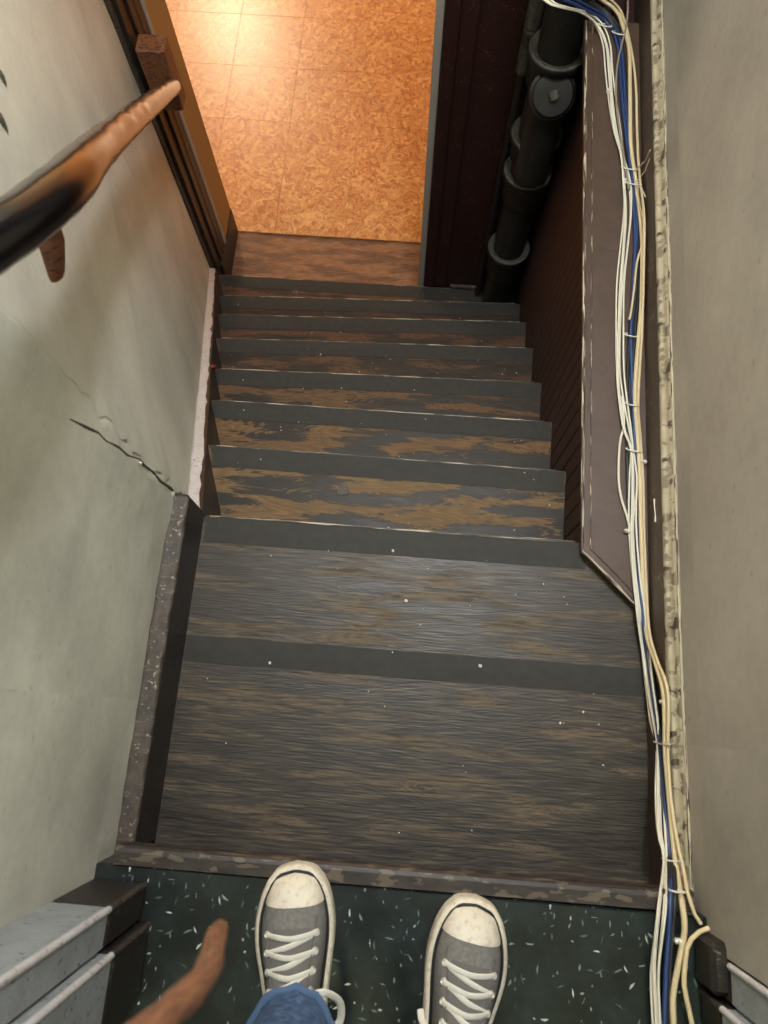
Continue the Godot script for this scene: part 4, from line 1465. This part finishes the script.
func build_person() -> void:
	var pr := thing("person", "person in blue jeans and grey canvas sneakers standing at the landing edge", "person")
	# legs in jeans, one continuous body up to the waist; the rest stands behind the lens
	var legs := [
		[[Vector3(-0.088, 0.118, 0.405), 0.060, 0.088], [Vector3(-0.090, 0.26, 0.420), 0.066, 0.086], [Vector3(-0.094, 0.48, 0.425), 0.072, 0.088], [Vector3(-0.096, 0.66, 0.450), 0.084, 0.096], [Vector3(-0.092, 0.84, 0.480), 0.092, 0.110], [Vector3(-0.080, 0.95, 0.500), 0.100, 0.120]],
		[[Vector3(0.106, 0.118, 0.470), 0.060, 0.088], [Vector3(0.104, 0.26, 0.475), 0.066, 0.086], [Vector3(0.100, 0.48, 0.470), 0.072, 0.088], [Vector3(0.098, 0.66, 0.475), 0.084, 0.096], [Vector3(0.092, 0.84, 0.490), 0.092, 0.110], [Vector3(0.080, 0.95, 0.500), 0.100, 0.120]]]
	var jm := MB.new()
	var nz := noise(301, 1.0, 2)
	for lg in legs:
		var pts := []
		var rows := 40
		for i in rows + 1:
			var f: float = float(i) / rows * (lg.size() - 1)
			var k: int = mini(int(f), lg.size() - 2)
			var t: float = smoothstep(0.0, 1.0, f - k) * 0.4 + (f - k) * 0.6
			var c: Vector3 = lg[k][0].lerp(lg[k + 1][0], t)
			var rx: float = lerpf(lg[k][1], lg[k + 1][1], t)
			var rz: float = lerpf(lg[k][2], lg[k + 1][2], t)
			for q in 29:
				var a := TAU * q / 28.0
				var fold := 1.0 + nz.get_noise_3d(cos(a) * 2.0, c.y * 14.0, sin(a) * 2.0) * 0.07
				var drop := -0.030 * sin(a) * (1.0 - smoothstep(0.0, 0.12, float(i) / rows))
				pts.append(c + Vector3(cos(a) * rx * fold, drop * -1.0 * 0.0 + (0.012 * -sin(a)) * (1.0 - smoothstep(0.0, 0.15, float(i) / rows)), sin(a) * rz * fold))
		jm.grid(pts, 29, Vector3.ZERO)
		var first := jm.v.size() - pts.size()
		for i in pts.size():
			var c: Vector3 = lg[2][0]
			var o := Vector3(jm.v[first + i].x - c.x, 0, jm.v[first + i].z - c.z)
			if jm.n[first + i].dot(o) < 0:
				jm.n[first + i] = -jm.n[first + i]
	var hips := []
	for i in 7:
		var y := lerpf(0.88, 1.04, i / 6.0)
		for q in 29:
			var a := TAU * q / 28.0
			hips.append(Vector3(cos(a) * (0.182 - 0.02 * i / 6.0), y, 0.50 + sin(a) * 0.125))
	jm.grid(hips, 29, Vector3.ZERO)
	for i in range(jm.v.size() - hips.size(), jm.v.size()):
		if jm.n[i].dot(Vector3(jm.v[i].x, 0, jm.v[i].z - 0.5)) < 0:
			jm.n[i] = -jm.n[i]
	jm.rewind()
	var jeans := put("jeans", jm, M.denim, pr)
	jeans.set_meta("label", "blue denim jeans")
	# stitched hems
	for lg in legs:
		var ring := []
		for q in 33:
			var a := TAU * q / 32.0
			var fold := 1.0 + nz.get_noise_3d(cos(a) * 2.0, lg[0][0].y * 14.0, sin(a) * 2.0) * 0.07
			ring.append(lg[0][0] + Vector3(cos(a) * (lg[0][1] + 0.001) * fold, 0.012 * -sin(a) + 0.003, sin(a) * (lg[0][2] + 0.001) * fold))
		var hm := MB.new()
		hm.tube(ring, 0.0055, 8, 0.7, Vector3.UP)
		put("hem", hm, M.hem, jeans)
	var ls := sneaker(pr, Vector3(-0.1000, 0.0, 0.339), deg_to_rad(7.5), 1.0, "grey canvas sneaker half under the jeans hem")
	var rs := sneaker(pr, Vector3(0.1165, 0.0, 0.361), deg_to_rad(-9.0), -1.0, "grey canvas sneaker turned outwards with its bow showing")
	# bow loops
	var k := shoe_pt(0.56, PI / 2, -1.0, 0.010)
	lace_strap(rs, [k, k + Vector3(0.020, 0.016, -0.006), k + Vector3(0.042, 0.010, 0.006), k + Vector3(0.040, 0.000, 0.022), k + Vector3(0.016, 0.010, 0.014), k], 0.0045)
	lace_strap(rs, [k, k + Vector3(-0.024, 0.016, -0.002), k + Vector3(-0.046, 0.006, 0.008), k + Vector3(-0.040, 0.000, 0.022), k + Vector3(-0.014, 0.010, 0.014), k], 0.0045)
	lace_strap(rs, [k, k + Vector3(-0.024, 0.006, -0.010), k + Vector3(-0.050, -0.020, -0.020), k + Vector3(-0.056, -0.036, -0.030)], 0.0042)
	var k2 := shoe_pt(0.50, PI / 2 - 0.6, 1.0, 0.006)
	lace_strap(ls, [k2, k2 + Vector3(0.018, 0.004, -0.006), k2 + Vector3(0.036, -0.014, 0.010), k2 + Vector3(0.036, -0.026, 0.034), k2 + Vector3(0.026, -0.026, 0.046)], 0.0048)
	# a lock of hair hanging down beside the lens
	var tip := CAM + ray(220, 928) * 0.46
	var hp := []
	var hr := []
	for i in 40:
		var f := i / 39.0
		var y := f * 0.62
		hp.append(tip + Vector3(0.012 * smoothstep(0.0, 0.10, y) - 0.012 * smoothstep(0.10, 0.22, y) + 0.001 * sin(y * 40.0), y, 0.001 * sin(y * 30.0)))
		hr.append((0.0070 + 0.0030 * smoothstep(0.06, 0.4, y)) * (0.72 + 0.28 * smoothstep(0.0, 0.03, y)) * (1.0 + 0.09 * sin(y * 120.0)))
	var hm2 := MB.new()
	hm2.tube(hp, hr, 14)
	put("hair_lock", hm2, M.hair, pr).set_meta("label", "hanging lock of brown hair")

func build_scrap() -> void:
	var mb := MB.new()
	var c := Vector3(left_x(-0.885) + 0.003, -0.690, -0.885)
	mb.lathe([Vector2(0.0005, -0.012), Vector2(0.006, -0.007), Vector2(0.0075, 0.001), Vector2(0.005, 0.008), Vector2(0.0005, 0.011)], 9, Transform3D(Basis(Vector3(0.2, 0.3, 0.9).normalized(), 0.8), c))
	var o := put("red_scrap", mb, mat(Color(0.42, 0.07, 0.09), 0.6))
	tag(o, "small red scrap stuck to the left stringer", "scrap")

# ---------------------------------------------------------------- crumbs and paint flakes on the steps
func build_specks() -> void:
	var mb := MB.new()
	rng.seed = 404
	for i in 190:
		var k := rng.randi_range(1, 8)
		var zn: float = NOSE_L[k] + 0.012
		var zb: float = NOSE_L[k - 1] + 0.01
		if k == 1:
			zb = 0.18
		var z := rng.randf_range(zn, zb)
		var x := rng.randf_range(left_x(z) + 0.03, (right_x(z) if k > 1 else 0.42) - 0.03)
		var s := rng.randf_range(0.0008, 0.0019)
		if rng.randf() < 0.06:
			s *= 1.8
		mb.box(Vector3(x, -RISE * k + 0.0018 + s * 0.3, z), Vector3(s * 1.6, s * 0.7, s), s * 0.2, Basis(Vector3.UP, rng.randf() * TAU))
	for q in [[480, 666, 0.005], [393, 551, 0.004], [406, 601, 0.005], [270, 663, 0.004], [560, 723, 0.003], [583, 712, 0.003]]:
		var c := at_y(q[0], q[1], -RISE)
		var s: float = q[2]
		mb.box(c + Vector3(0, s * 0.3 + 0.001, 0), Vector3(s, s * 0.6, s * 1.2), s * 0.2, Basis(Vector3.UP, s * 900.0))
	var o := put("paint_flakes", mb, M.speck)
	tag(o, "tiny pale paint flakes and crumbs scattered over the steps", "debris", "", "stuff")
